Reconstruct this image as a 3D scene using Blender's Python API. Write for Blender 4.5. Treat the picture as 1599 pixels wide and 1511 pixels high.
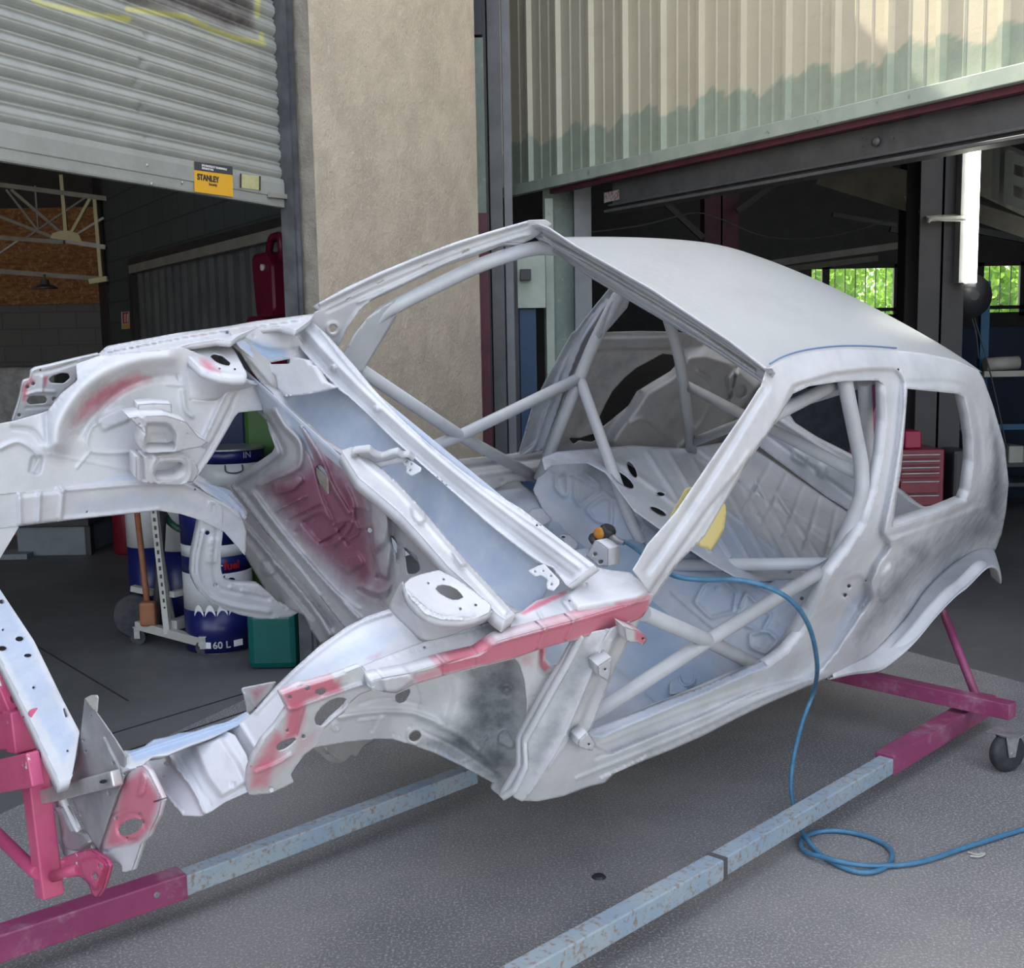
import bpy, bmesh, random
import numpy as np
from math import *
from mathutils import Vector, Matrix
from mathutils.geometry import delaunay_2d_cdt
random.seed(7); rng = np.random.default_rng(7)
scn = bpy.context.scene; col = scn.collection
for o in list(bpy.data.objects): bpy.data.objects.remove(o)

# ------------------------------------------------------------ camera, sky, sun, exposure
W, H = 1599, 1511
FPX, PITCH, ROLL, CAMH = 1777.66, 0.12512, 0.01847, 1.55
def rx(a): c, s = cos(a), sin(a); return np.array([[1,0,0],[0,c,-s],[0,s,c]])
def ry(a): c, s = cos(a), sin(a); return np.array([[c,0,s],[0,1,0],[-s,0,c]])
def rz(a): c, s = cos(a), sin(a); return np.array([[c,-s,0],[s,c,0],[0,0,1]])
RC = ry(ROLL) @ rx(-PITCH); CAM = np.array([0, 0, CAMH])
cd = bpy.data.cameras.new('camera'); cam = bpy.data.objects.new('camera', cd); col.objects.link(cam)
cd.sensor_fit = 'HORIZONTAL'; cd.sensor_width = 36; cd.lens = FPX*36/W; cd.clip_end = 300; cd.clip_start = .05
m = Matrix.Identity(4)
for i in range(3):
    m[i][0] = RC[i,0]; m[i][1] = RC[i,2]; m[i][2] = -RC[i,1]; m[i][3] = CAM[i]
cam.matrix_world = m; scn.camera = cam

wd = bpy.data.worlds.new('sky'); scn.world = wd; wd.use_nodes = True
nt = wd.node_tree; nt.nodes.clear()
sky = nt.nodes.new('ShaderNodeTexSky'); sky.sky_type = 'NISHITA'; sky.sun_disc = False
sky.sun_elevation = radians(52); sky.sun_rotation = radians(-50); sky.air_density = 1.0; sky.dust_density = 2.5
hs = nt.nodes.new('ShaderNodeHueSaturation'); hs.inputs['Saturation'].default_value = .52
bg = nt.nodes.new('ShaderNodeBackground'); bg.inputs['Strength'].default_value = .38
wo = nt.nodes.new('ShaderNodeOutputWorld')
nt.links.new(sky.outputs[0], hs.inputs['Color']); nt.links.new(hs.outputs[0], bg.inputs[0]); nt.links.new(bg.outputs[0], wo.inputs[0])
sd = bpy.data.lights.new('sun', 'SUN'); sun = bpy.data.objects.new('sun', sd); col.objects.link(sun)
sd.energy = 5.0; sd.angle = .01; sd.color = (1, .93, .82)
sun.rotation_euler = Vector((-.62, .50, 1.05)).to_track_quat('Z', 'Y').to_euler()   # sun behind and left of the hall
scn.view_settings.view_transform = 'Standard'; scn.view_settings.look = 'None'
scn.view_settings.gamma = 1; scn.view_settings.use_curve_mapping = False
scn.view_settings.exposure = 1.02

# ------------------------------------------------------------ frames: world and the rolled car body
MC = rz(0.78484) @ ry(0.01425) @ rx(0.4632) @ np.diag([1., -1., 1.]); TC = np.array([-0.79527, 3.11423, 0.51785])
def cw(p): return np.asarray(p, float) @ MC.T + TC          # car frame (X rearwards, Y to the near side, Z up) -> world
def wc(p): return (np.asarray(p, float) - TC) @ MC
def rays(px):
    px = np.atleast_2d(np.asarray(px, float))
    d = np.stack([(px[:,0]-W/2)/FPX, np.ones(len(px)), -(px[:,1]-H/2)/FPX], 1)
    return d @ RC.T
class Surf:
    """a signed distance like function; frame 'c' car or 'w' world"""
    def __init__(s, f, frame='c'): s.f, s.frame = f, frame
    def hit(s, px, h=0.):
        D = rays(px); O = CAM[None]
        h = np.broadcast_to(np.asarray(h, float), (len(D),))
        fr = wc if s.frame == 'c' else (lambda q: q)
        F = lambda t: s.f(fr(O + D*t[:,None])) - h
        ts = np.linspace(.8, 7.5 if s.frame == 'c' else 40, 160)
        vals = np.stack([F(np.full(len(D), t)) for t in ts], 1)
        sg = vals[:,:-1]*vals[:,1:] <= 0
        idx = np.where(sg.any(1), sg.argmax(1), 0)
        lo, hi = ts[idx], ts[idx+1]; miss = ~sg.any(1)
        flo = vals[np.arange(len(D)), idx]
        for _ in range(40):
            mi = (lo+hi)/2; fm = F(mi); same = (fm*flo) > 0
            lo = np.where(same, mi, lo); hi = np.where(same, hi, mi)
        t = (lo+hi)/2
        if miss.any(): t = np.where(miss, ts[np.abs(vals).argmin(1)], t)
        return O + D*t[:,None]
def axis(ax, c, frame='c'):
    i = 'XYZ'.index(ax); return Surf(lambda q: q[:,i]-c, frame)
def P(px, py, ax, c): return wc(axis(ax, c).hit([(px, py)]))[0]        # car point seen at a pixel on a car plane
def PW(px, py, z=0.): return axis('Z', z, 'w').hit([(px, py)])[0]
def PY(px, py, y): return axis('Y', y, 'w').hit([(px, py)])[0]
def plane3(a, b, c, frame='c'):
    f = (lambda q: P(*q) if len(q) == 4 else np.array(q)) 
    a, b, c = map(f, (a, b, c)); n = np.cross(b-a, c-a); n /= np.linalg.norm(n)
    o = wc(CAM) if frame == 'c' else CAM
    if (o-a) @ n < 0: n = -n
    return Surf(lambda q: (q-a) @ n, frame)
def vplane(p, d):     # vertical world plane through p along horizontal direction d
    n = np.array([-d[1], d[0], 0.]); n /= np.linalg.norm(n); p = np.array([p[0], p[1], 0.])
    if (CAM-p) @ n < 0: n = -n
    return Surf(lambda q: (q-p) @ n, 'w')

# ------------------------------------------------------------ materials
def newmat(name):
    m = bpy.data.materials.new(name); m.use_nodes = True; n = m.node_tree.nodes; b = n['Principled BSDF']; return m, n, m.node_tree.links, b
def c4(c): return (c[0], c[1], c[2], 1)
def noise(n, l, scale, detail=4, rough=.6, coord='Object', stretch=None):
    tc = n.new('ShaderNodeTexCoord'); t = n.new('ShaderNodeTexNoise'); t.inputs['Scale'].default_value = scale
    t.inputs['Detail'].default_value = detail; t.inputs['Roughness'].default_value = rough
    if stretch:
        mp = n.new('ShaderNodeMapping'); mp.inputs['Scale'].default_value = stretch; l.new(tc.outputs[coord], mp.inputs[0]); l.new(mp.outputs[0], t.inputs[0])
    else: l.new(tc.outputs[coord], t.inputs[0])
    return t.outputs[0]
def mixc(n, l, fac, a, b, lo=.35, hi=.65):
    mr = n.new('ShaderNodeMapRange'); mr.interpolation_type = 'SMOOTHSTEP'; mr.inputs[1].default_value = lo; mr.inputs[2].default_value = hi
    l.new(fac, mr.inputs[0]); mx = n.new('ShaderNodeMix'); mx.data_type = 'RGBA'; l.new(mr.outputs[0], mx.inputs[0])
    for s, v in ((6, a), (7, b)):
        if isinstance(v, tuple): mx.inputs[s].default_value = c4(v)
        else: l.new(v, mx.inputs[s])
    return mx.outputs[2]
def mat(name, c, c2=None, scale=8, rough=.6, metal=0., bump=0., bscale=60, lo=.35, hi=.65, stretch=None, spec=.5, c3=None, s3=30, lo3=.6, hi3=.7):
    m, n, l, b = newmat(name)
    b.inputs['Base Color'].default_value = c4(c); b.inputs['Roughness'].default_value = rough; b.inputs['Metallic'].default_value = metal
    b.inputs['Specular IOR Level'].default_value = spec
    out = None
    if c2: out = mixc(n, l, noise(n, l, scale, stretch=stretch), c, c2, lo, hi)
    if c3: out = mixc(n, l, noise(n, l, s3, 8, .7), out, c3, lo3, hi3)
    if out is not None: l.new(out, b.inputs['Base Color'])
    if bump:
        bp = n.new('ShaderNodeBump'); bp.inputs['Strength'].default_value = bump; bp.inputs['Distance'].default_value = .01
        l.new(noise(n, l, bscale, 6, .7), bp.inputs['Height']); l.new(bp.outputs[0], b.inputs['Normal'])
    return m
def primer(name, base, base2, red, dark, third=(.36,.44,.56), rough=.42):
    """sanded primer; paint colours laid where the masks (red primer, dark sanding dust, bare patch) say"""
    m, n, l, b = newmat(name)
    c = mixc(n, l, noise(n, l, 5, 6, .65), base, base2, .3, .75)
    c = mixc(n, l, noise(n, l, 3.2, 9, .75, stretch=(1, 1, 4)), c, tuple(x*.86 for x in base2), .55, .8)
    at = n.new('ShaderNodeAttribute'); at.attribute_name = 'mask'; sp = n.new('ShaderNodeSeparateColor'); l.new(at.outputs[0], sp.inputs[0])
    nz = noise(n, l, 14, 8, .7)
    for i, cc in enumerate((red, dark, third)):
        ad = n.new('ShaderNodeMath'); ad.operation = 'MULTIPLY_ADD'; l.new(nz, ad.inputs[0]); ad.inputs[1].default_value = .7
        l.new(sp.outputs[i], ad.inputs[2])
        mr = n.new('ShaderNodeMapRange'); mr.inputs[1].default_value = .62; mr.inputs[2].default_value = 1.25; l.new(ad.outputs[0], mr.inputs[0])
        mx = n.new('ShaderNodeMix'); mx.data_type = 'RGBA'; l.new(mr.outputs[0], mx.inputs[0]); l.new(c, mx.inputs[6]); mx.inputs[7].default_value = c4(cc); c = mx.outputs[2]
    l.new(c, b.inputs['Base Color']); b.inputs['Roughness'].default_value = rough; b.inputs['Specular IOR Level'].default_value = .4
    bp = n.new('ShaderNodeBump'); bp.inputs['Strength'].default_value = .22; bp.inputs['Distance'].default_value = .005
    l.new(noise(n, l, 40, 6, .6), bp.inputs['Height']); l.new(bp.outputs[0], b.inputs['Normal'])
    return m
WHITE = primer('sanded_white_primer', (.68,.685,.70), (.54,.545,.56), (.62,.20,.26), (.11,.12,.13), third=(.33,.45,.64))  # third is the sky's blue, painted mainly on upward faces
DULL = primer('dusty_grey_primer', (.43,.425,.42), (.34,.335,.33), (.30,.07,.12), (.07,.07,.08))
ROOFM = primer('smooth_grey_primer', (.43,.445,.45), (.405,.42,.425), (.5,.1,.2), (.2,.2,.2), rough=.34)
FIREW = primer('dusty_shaded_red_primer', (.50,.50,.51), (.38,.38,.39), (.22,.085,.12), (.10,.10,.11))  # dusty grey; its red is darkened to put the bulkhead's shade in
CABIN = primer('cabin_dark_primer', (.47,.49,.53), (.36,.375,.40), (.3,.08,.12), (.10,.105,.11), third=(.26,.36,.50))  # primer tones darker and bluer than the outer panels
TUBEM = mat('cage_tube_primer', (.52,.53,.545), (.45,.46,.475), 6, .4)
HOLE = mat('dark_cavity', (.02,.02,.02), rough=.9)
PINKM = mat('pink_stand_paint', (.58,.10,.20), (.50,.075,.165), 9, .35, c3=(.70,.66,.64), s3=13, lo3=.62, hi3=.64)
MAGENTA = mat('magenta_stand_paint', (.31,.06,.15), (.25,.045,.12), 5, .42, c3=(.40,.26,.31), s3=7, lo3=.5, hi3=.75)
STEEL = mat('bare_steel', (.40,.40,.41), (.30,.30,.31), 12, .42, .35)
ALU = mat('raw_aluminium', (.66,.65,.64), (.48,.47,.46), 10, .3, .5)
ZINC = mat('zinc_plate', (.55,.56,.55), (.40,.41,.41), 30, .38, .7)
RAILM = mat('blue_rail_paint_rusting', (.28,.37,.46), (.36,.42,.45), 7, .6, c3=(.27,.20,.14), s3=55, lo3=.50, hi3=.66)
RUBBER = mat('black_rubber', (.025,.027,.03), (.05,.05,.055), 20, .7)
PLAST = mat('black_plastic', (.03,.03,.035), rough=.45)
HOSEM = mat('blue_hose_rubber', (.055,.17,.29), (.08,.22,.35), 30, .35)
YELP = mat('yellow_sheet', (.85,.70,.27), (.88,.74,.32), 8, .7)
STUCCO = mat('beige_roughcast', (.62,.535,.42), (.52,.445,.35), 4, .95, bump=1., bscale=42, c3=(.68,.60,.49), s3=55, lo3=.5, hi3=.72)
STUCCO2 = mat('shaded_rough_mortar', (.36,.32,.26), (.28,.25,.20), 5, .95, bump=1., bscale=45)  # rough mortar; the reveal's weaker light is put into its darker tone
ROLLER = primer('galvanised_shutter_metal', (.34,.355,.33), (.27,.285,.265), (.55,.53,.17), (.075,.06,.065), rough=.42)
GUIDE = mat('dull_galvanised_guide', (.14,.15,.155), (.09,.09,.095), 7, .5, .5)
CORR = primer('cream_cladding_paint', (.60,.545,.40), (.56,.505,.37), (.34,.10,.09), (.16,.15,.13), third=(.33,.38,.29), rough=.4)
MINT = mat('pale_green_paint', (.42,.47,.38), (.34,.40,.33), 6, .5, c3=(.24,.20,.14), s3=12, lo3=.62, hi3=.7)
GREENP = mat('green_post_paint', (.20,.26,.21), (.15,.20,.17), 5, .5, c3=(.35,.36,.28), s3=16, lo3=.6, hi3=.7)
DKSTEEL = mat('dark_grey_steel', (.12,.12,.12), (.09,.09,.092), 6, .45, .2)
GREYPAINT = mat('grey_painted_steel', (.22,.225,.23), (.18,.185,.19), 4, .5)
MAROON = mat('maroon_paint', (.13,.03,.045), (.09,.025,.04), 8, .55)
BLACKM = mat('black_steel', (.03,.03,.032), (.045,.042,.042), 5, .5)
BROWNM = mat('brown_black_column_paint', (.035,.032,.034), (.028,.026,.028), 4, .5)
ASPH = mat('asphalt', (.37,.355,.335), (.23,.23,.235), .8, .95, bump=1., bscale=120, c3=(.60,.57,.54), s3=130, lo3=.50, hi3=.62)
CONC = mat('workshop_concrete', (.15,.15,.145), (.11,.11,.108), .9, .55, bump=.15, bscale=25, c3=(.19,.185,.175), s3=6, lo3=.5, hi3=.8)
BLOCKD = None
def brick(name, c, c2, mortar, w, h, rough=.85, coordrot=None):
    m, n, l, b = newmat(name); tc = n.new('ShaderNodeTexCoord'); t = n.new('ShaderNodeTexBrick')
    mp = n.new('ShaderNodeMapping'); l.new(tc.outputs['UV'], mp.inputs[0]); l.new(mp.outputs[0], t.inputs[0])
    t.inputs['Color1'].default_value = c4(c); t.inputs['Color2'].default_value = c4(c2); t.inputs['Mortar'].default_value = c4(mortar)
    t.inputs['Scale'].default_value = 1; t.inputs['Brick Width'].default_value = w; t.inputs['Row Height'].default_value = h; t.inputs['Mortar Size'].default_value = .008
    l.new(t.outputs[0], b.inputs['Base Color']); b.inputs['Roughness'].default_value = rough
    bp = n.new('ShaderNodeBump'); bp.inputs['Strength'].default_value = .5; bp.inputs['Distance'].default_value = .01; bp.invert = True
    l.new(t.outputs[1], bp.inputs['Height']); l.new(bp.outputs[0], b.inputs['Normal']); return m
BLOCKS = brick('grey_green_block_wall', (.085,.10,.10), (.07,.085,.085), (.05,.06,.06), .45, .2)
GREYWALL = brick('pale_grey_block_wall', (.17,.18,.185), (.16,.17,.175), (.13,.135,.14), .45, .2)
OSB = mat('osb_board', (.36,.17,.065), (.20,.085,.03), 9, .8, stretch=(1, 1, 4), c3=(.45,.25,.11), s3=24, lo3=.52, hi3=.62)
CREAM = mat('yellow_lit_steel', (.66,.62,.36), (.58,.54,.30), 7, .5)  # truss metal lit yellowish, the light put into the colour
DIMSTEEL = mat('dusty_steel', (.30,.29,.25), (.24,.23,.20), 7, .5)
REDM = mat('red_tool_cabinet_paint', (.20,.02,.04), (.16,.018,.035), 6, .35)
JERRY = mat('magenta_plastic', (.17,.006,.035), (.14,.005,.03), 4, .35)
BLUED = mat('dark_blue_paint', (.010,.016,.11), (.008,.012,.085), 4, .3)
BLUEP = mat('dull_blue_board', (.02,.06,.13), (.015,.045,.10), 3, .5)
TEAL = mat('teal_plastic', (.0,.095,.08), (.0,.08,.07), 5, .35)
GREENB = mat('bright_green_plastic', (.035,.13,.012), (.03,.11,.01), 4, .45)
WHITEP = mat('white_enamel', (.62,.63,.62), (.55,.56,.56), 6, .3)
OFFW = mat('offwhite_metal', (.50,.49,.44), (.44,.43,.38), 6, .45)
WOODM = mat('orange_brown_wood', (.33,.13,.06), (.26,.10,.05), 9, .6)
GREYM = mat('grey_machine_paint', (.20,.23,.26), (.16,.19,.22), 5, .45)
CARD = mat('shrink_wrapped_grey', (.20,.21,.22), (.32,.33,.34), 12, .4, bump=.5, bscale=18)
YELLOW = mat('sticker_amber', (.80,.42,.03), rough=.5)
CHAR = mat('sticker_charcoal', (.05,.055,.065), rough=.5)
WLET = mat('white_lettering', (.75,.75,.75), rough=.5)
REDL = mat('red_lettering', (.55,.02,.03), rough=.5)
DARKL = mat('dark_lettering', (.035,.04,.04), rough=.6)
ORANGE = mat('orange_plastic', (.60,.24,.03), rough=.4)
LEAF, n_, l_, b_ = newmat('leaf'); b_.inputs['Base Color'].default_value = (.16,.34,.05,1); b_.inputs['Roughness'].default_value = .6
l_.new(mixc(n_, l_, noise(n_, l_, .8), (.10,.26,.04), (.30,.46,.10)), b_.inputs['Base Color'])
tr_ = n_.new('ShaderNodeBsdfTranslucent'); tr_.inputs[0].default_value = (.45,.70,.12,1); ms_ = n_.new('ShaderNodeMixShader'); ms_.inputs[0].default_value = .5
l_.new(b_.outputs[0], ms_.inputs[1]); l_.new(tr_.outputs[0], ms_.inputs[2]); l_.new(ms_.outputs[0], n_['Material Output'].inputs[0])
GLASS, n_, l_, b_ = newmat('window_glass'); b_.inputs['Base Color'].default_value = (.85,.9,.88,1); b_.inputs['Roughness'].default_value = .02
tr_ = n_.new('ShaderNodeBsdfTransparent'); ms_ = n_.new('ShaderNodeMixShader'); ms_.inputs[0].default_value = .88
l_.new(b_.outputs[0], ms_.inputs[1]); l_.new(tr_.outputs[0], ms_.inputs[2]); l_.new(ms_.outputs[0], n_['Material Output'].inputs[0])
LAMPM, n_, l_, b_ = newmat('lit_tube'); b_.inputs['Emission Color'].default_value = (1,1,.86,1); b_.inputs['Emission Strength'].default_value = 5

# ------------------------------------------------------------ object making (all geometry is given in world space)
WM = {}
def link(o, M=None, parent=None):
    col.objects.link(o); M = M or Matrix.Identity(4)
    if parent is not None: o.parent = parent; o.matrix_parent_inverse = Matrix.Identity(4); WM[o.name] = WM[parent.name] @ M; o.matrix_local = M
    else: o.matrix_world = M; WM[o.name] = M
    return o
def thing(name, label, cat, loc=(0,0,0), rot=None, group=None):
    o = bpy.data.objects.new(name, None); o.empty_display_size = .1
    M = Matrix.Translation(Vector(loc)) @ (rot.to_4x4() if rot is not None else Matrix.Identity(4))
    link(o, M); o['label'] = label; o['category'] = cat
    if group: o['group'] = group
    return o
def tag(o, label, cat, group=None):
    o['label'] = label; o['category'] = cat
    if group: o['group'] = group
    return o
def struct(o): o['kind'] = 'structure'; return o
def mk(name, verts, faces, m, parent=None, smooth=False, masks=None, uvs=None):
    verts = np.asarray(verts, float); me = bpy.data.meshes.new(name)
    if parent is None:
        loc = Vector(((verts[:,0].min()+verts[:,0].max())/2, (verts[:,1].min()+verts[:,1].max())/2, verts[:,2].min())); M = Matrix.Translation(loc); L = verts-np.array(loc)
    else:
        M = Matrix.Identity(4); inv = np.array(WM[parent.name].inverted()); L = verts @ inv[:3,:3].T + inv[:3,3]
    me.from_pydata(L.tolist(), [], [list(map(int, f)) for f in faces]); 
    if masks is not None:
        a = me.color_attributes.new('mask', 'FLOAT_COLOR', 'POINT'); buf = np.ones((len(verts), 4)); buf[:,:3] = masks; a.data.foreach_set('color', buf.ravel())
    if uvs is not None:
        ul = me.uv_layers.new(name='uv')
        li = np.zeros(len(me.loops), int); me.loops.foreach_get('vertex_index', li); ul.data.foreach_set('uv', np.asarray(uvs)[li].ravel())
    if smooth: me.polygons.foreach_set('use_smooth', [True]*len(me.polygons))
    me.materials.append(m); me.update()
    o = bpy.data.objects.new(name, me); return link(o, M, parent)
class MB:
    def __init__(s): s.v = []; s.f = []
    def add(s, v, f):
        b = len(s.v); s.v += [tuple(map(float, p)) for p in v]; s.f += [[b+i for i in q] for q in f]; return s
    def box(s, c, size, ax=None):
        """centre, size, optional 3x3 axes (rows)"""
        A = np.eye(3) if ax is None else np.asarray(ax); c = np.asarray(c, float); h = np.asarray(size)/2
        v = [c + (i*h[0])*A[0] + (j*h[1])*A[1] + (k*h[2])*A[2] for i in (-1,1) for j in (-1,1) for k in (-1,1)]
        f = [(0,1,3,2),(4,6,7,5),(0,4,5,1),(2,3,7,6),(0,2,6,4),(1,5,7,3)]
        if np.linalg.det(A) < 0: f = [q[::-1] for q in f]
        return s.add(v, f)
    def beam(s, a, b, w, h, up=(0,0,1)):
        a, b = np.asarray(a, float), np.asarray(b, float); d = b-a; L = np.linalg.norm(d); d /= L
        sd_ = np.cross(up, d); sd_ /= np.linalg.norm(sd_); u = np.cross(d, sd_)
        return s.box((a+b)/2, (L, w, h), [d, sd_, u])
    def tube(s, pts, r, n=14, caps=True):
        pts = np.asarray(pts, float); T = np.gradient(pts, axis=0); T /= np.linalg.norm(T, axis=1)[:,None]+1e-12
        u = np.cross(T[0], (0,0,1)); 
        if np.linalg.norm(u) < .1: u = np.cross(T[0], (1,0,0))
        rs = np.broadcast_to(r, (len(pts),)); b = len(s.v)
        for i, p in enumerate(pts):
            u = u - (u@T[i])*T[i]; u /= np.linalg.norm(u); w = np.cross(T[i], u)
            for k in range(n):
                a = 2*pi*k/n; s.v.append(tuple(p + rs[i]*(cos(a)*u + sin(a)*w)))
        for i in range(len(pts)-1):
            for k in range(n): s.f.append([b+i*n+k, b+i*n+(k+1)%n, b+(i+1)*n+(k+1)%n, b+(i+1)*n+k])
        if caps: s.f.append([b+k for k in range(n)][::-1]); s.f.append([b+(len(pts)-1)*n+k for k in range(n)])
        return s
    def lathe(s, c, prof, axis_=(0,0,1), n=32):
        """profile of (radius, height) along the axis from c"""
        a = np.asarray(axis_, float); a /= np.linalg.norm(a); u = np.cross(a, (1,0,0)) if abs(a[0]) < .9 else np.cross(a, (0,1,0)); u /= np.linalg.norm(u); w = np.cross(a, u); b = len(s.v)
        for r, h in prof:
            for k in range(n): t = 2*pi*k/n; s.v.append(tuple(np.asarray(c) + a*h + r*(cos(t)*u + sin(t)*w)))
        for i in range(len(prof)-1):
            for k in range(n): s.f.append([b+i*n+k, b+i*n+(k+1)%n, b+(i+1)*n+(k+1)%n, b+(i+1)*n+k])
        s.f.append([b+k for k in range(n)][::-1]); s.f.append([b+(len(prof)-1)*n+k for k in range(n)]); return s
    def build(s, name, m, parent=None, smooth=False, bevel=0, angle=None):
        o = mk(name, s.v, s.f, m, parent, smooth)
        if smooth:
            o.data.polygons.foreach_set('use_smooth', [len(p.vertices) < 6 for p in o.data.polygons])
        if bevel:
            b = o.modifiers.new('bevel', 'BEVEL'); b.width = bevel; b.segments = 2; b.limit_method = 'ANGLE'
        return o
def crom(pts, n=6, closed=False):
    pts = [np.asarray(p, float) for p in pts]; out = []; N = len(pts)
    g = (lambda i: pts[i % N]) if closed else (lambda i: pts[min(max(i, 0), N-1)])
    for i in range(N if closed else N-1):
        a, b, c, d = g(i-1), g(i), g(i+1), g(i+2)
        for k in range(n):
            t = k/n; out.append(.5*(2*b + (c-a)*t + (2*a-5*b+4*c-d)*t*t + (-a+3*b-3*c+d)*t**3))
    if not closed: out.append(pts[-1])
    return np.array(out)
def bend(pts, r=.06, n=5):
    """polyline with rounded corners"""
    pts = [np.asarray(p, float) for p in pts]; out = [pts[0]]
    for i in range(1, len(pts)-1):
        a, b, c = pts[i-1], pts[i], pts[i+1]; u = a-b; v = c-b; lu, lv = np.linalg.norm(u), np.linalg.norm(v); k = min(r, .45*lu, .45*lv)
        p, q = b+u/lu*k, b+v/lv*k
        for j in range(n+1): t = j/n; out.append((1-t)**2*p + 2*t*(1-t)*b + t*t*q)
    out.append(pts[-1]); return np.array(out)
def rnd(poly, r=5):
    poly = [np.asarray(p, float) for p in poly]; N = len(poly); out = []
    for i in range(N):
        a, b, c = poly[i-1], poly[i], poly[(i+1) % N]; u, v = a-b, c-b; lu, lv = np.linalg.norm(u), np.linalg.norm(v); k = min(r, .4*lu, .4*lv)
        if k < .6: out.append(b); continue
        p, q = b+u/lu*k, b+v/lv*k
        for t in (0, .33, .67, 1): out.append((1-t)**2*p + 2*t*(1-t)*b + t*t*q)
    return np.array(out)
def resamp(poly, step):
    out = []; N = len(poly)
    for i in range(N):
        a, b = poly[i], poly[(i+1) % N]; k = max(1, int(ceil(np.linalg.norm(b-a)/step)))
        for j in range(k): out.append(a+(b-a)*j/k)
    return np.array(out)
def resamp_open(l, s):
    k = np.concatenate([[0], np.cumsum(np.linalg.norm(np.diff(l, axis=0), axis=1))]); t = np.arange(s/2, k[-1], s); return np.stack([np.interp(t, k, l[:,0]), np.interp(t, k, l[:,1])], 1)
def inside(pts, poly):
    x, y = pts[:,0], pts[:,1]; r = np.zeros(len(pts), bool); N = len(poly)
    for i in range(N):
        x1, y1 = poly[i]; x2, y2 = poly[(i+1) % N]
        if y1 == y2: continue
        r ^= ((y1 > y) != (y2 > y)) & (x < (x2-x1)*(y-y1)/(y2-y1)+x1)
    return r
def dist(pts, line, closed=False):
    line = np.asarray(line, float); N = len(line); best = np.full(len(pts), 1e9)
    for i in range(N if closed else N-1):
        a, b = line[i], line[(i+1) % N]; d = b-a; t = np.clip(((pts-a)@d)/(d@d+1e-9), 0, 1); best = np.minimum(best, np.linalg.norm(pts-(a+t[:,None]*d), axis=1))
    return best
def soft(pts, poly, s):
    poly = np.asarray(poly, float); d = dist(pts, poly, True); d = np.where(inside(pts, poly), d, -d); t = np.clip(d/s*.5+.5, 0, 1); return t*t*(3-2*t)
def field(pts, feats):
    h = np.zeros(len(pts))
    for f in feats:
        if f[0] == 'pad': h += soft(pts, rnd(f[1], 6), f[2]*.75)*f[3]
        elif f[0] == 'line': d = dist(pts, crom(f[1], 5) if len(f[1]) > 2 else f[1]); h += np.exp(-(d/(f[2]*.8))**2)*f[3]
        elif f[0] == 'dots':
            q = resamp_open(np.asarray(f[1], float), f[2]); d = np.min(np.linalg.norm(pts[:,None]-q[None], axis=2), 1) if len(pts) else h; h += np.exp(-(d/1.9)**2)*f[3]
        elif f[0] == 'loop': d = dist(pts, rnd(f[1], 5), True); h += np.exp(-(d/f[2])**2)*f[3]
        elif f[0] == 'circ': d = np.linalg.norm(pts-np.array(f[1]), axis=1); t = np.clip((f[2]-d)/3+.5, 0, 1); h += t*t*(3-2*t)*f[3]
        elif f[0] == 'ring': d = np.linalg.norm(pts-np.array(f[1]), axis=1); h += np.exp(-((d-f[2])/2.5)**2)*f[3]
    return h
def circ(x, y, r, ry_=None, a=0, n=12):
    ry_ = ry_ or r; ca, sa = cos(radians(a)), sin(radians(a)); return [(x+r*cos(t)*ca-ry_*sin(t)*sa, y+r*cos(t)*sa+ry_*sin(t)*ca) for t in [2*pi*i/n for i in range(n)]]
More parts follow.
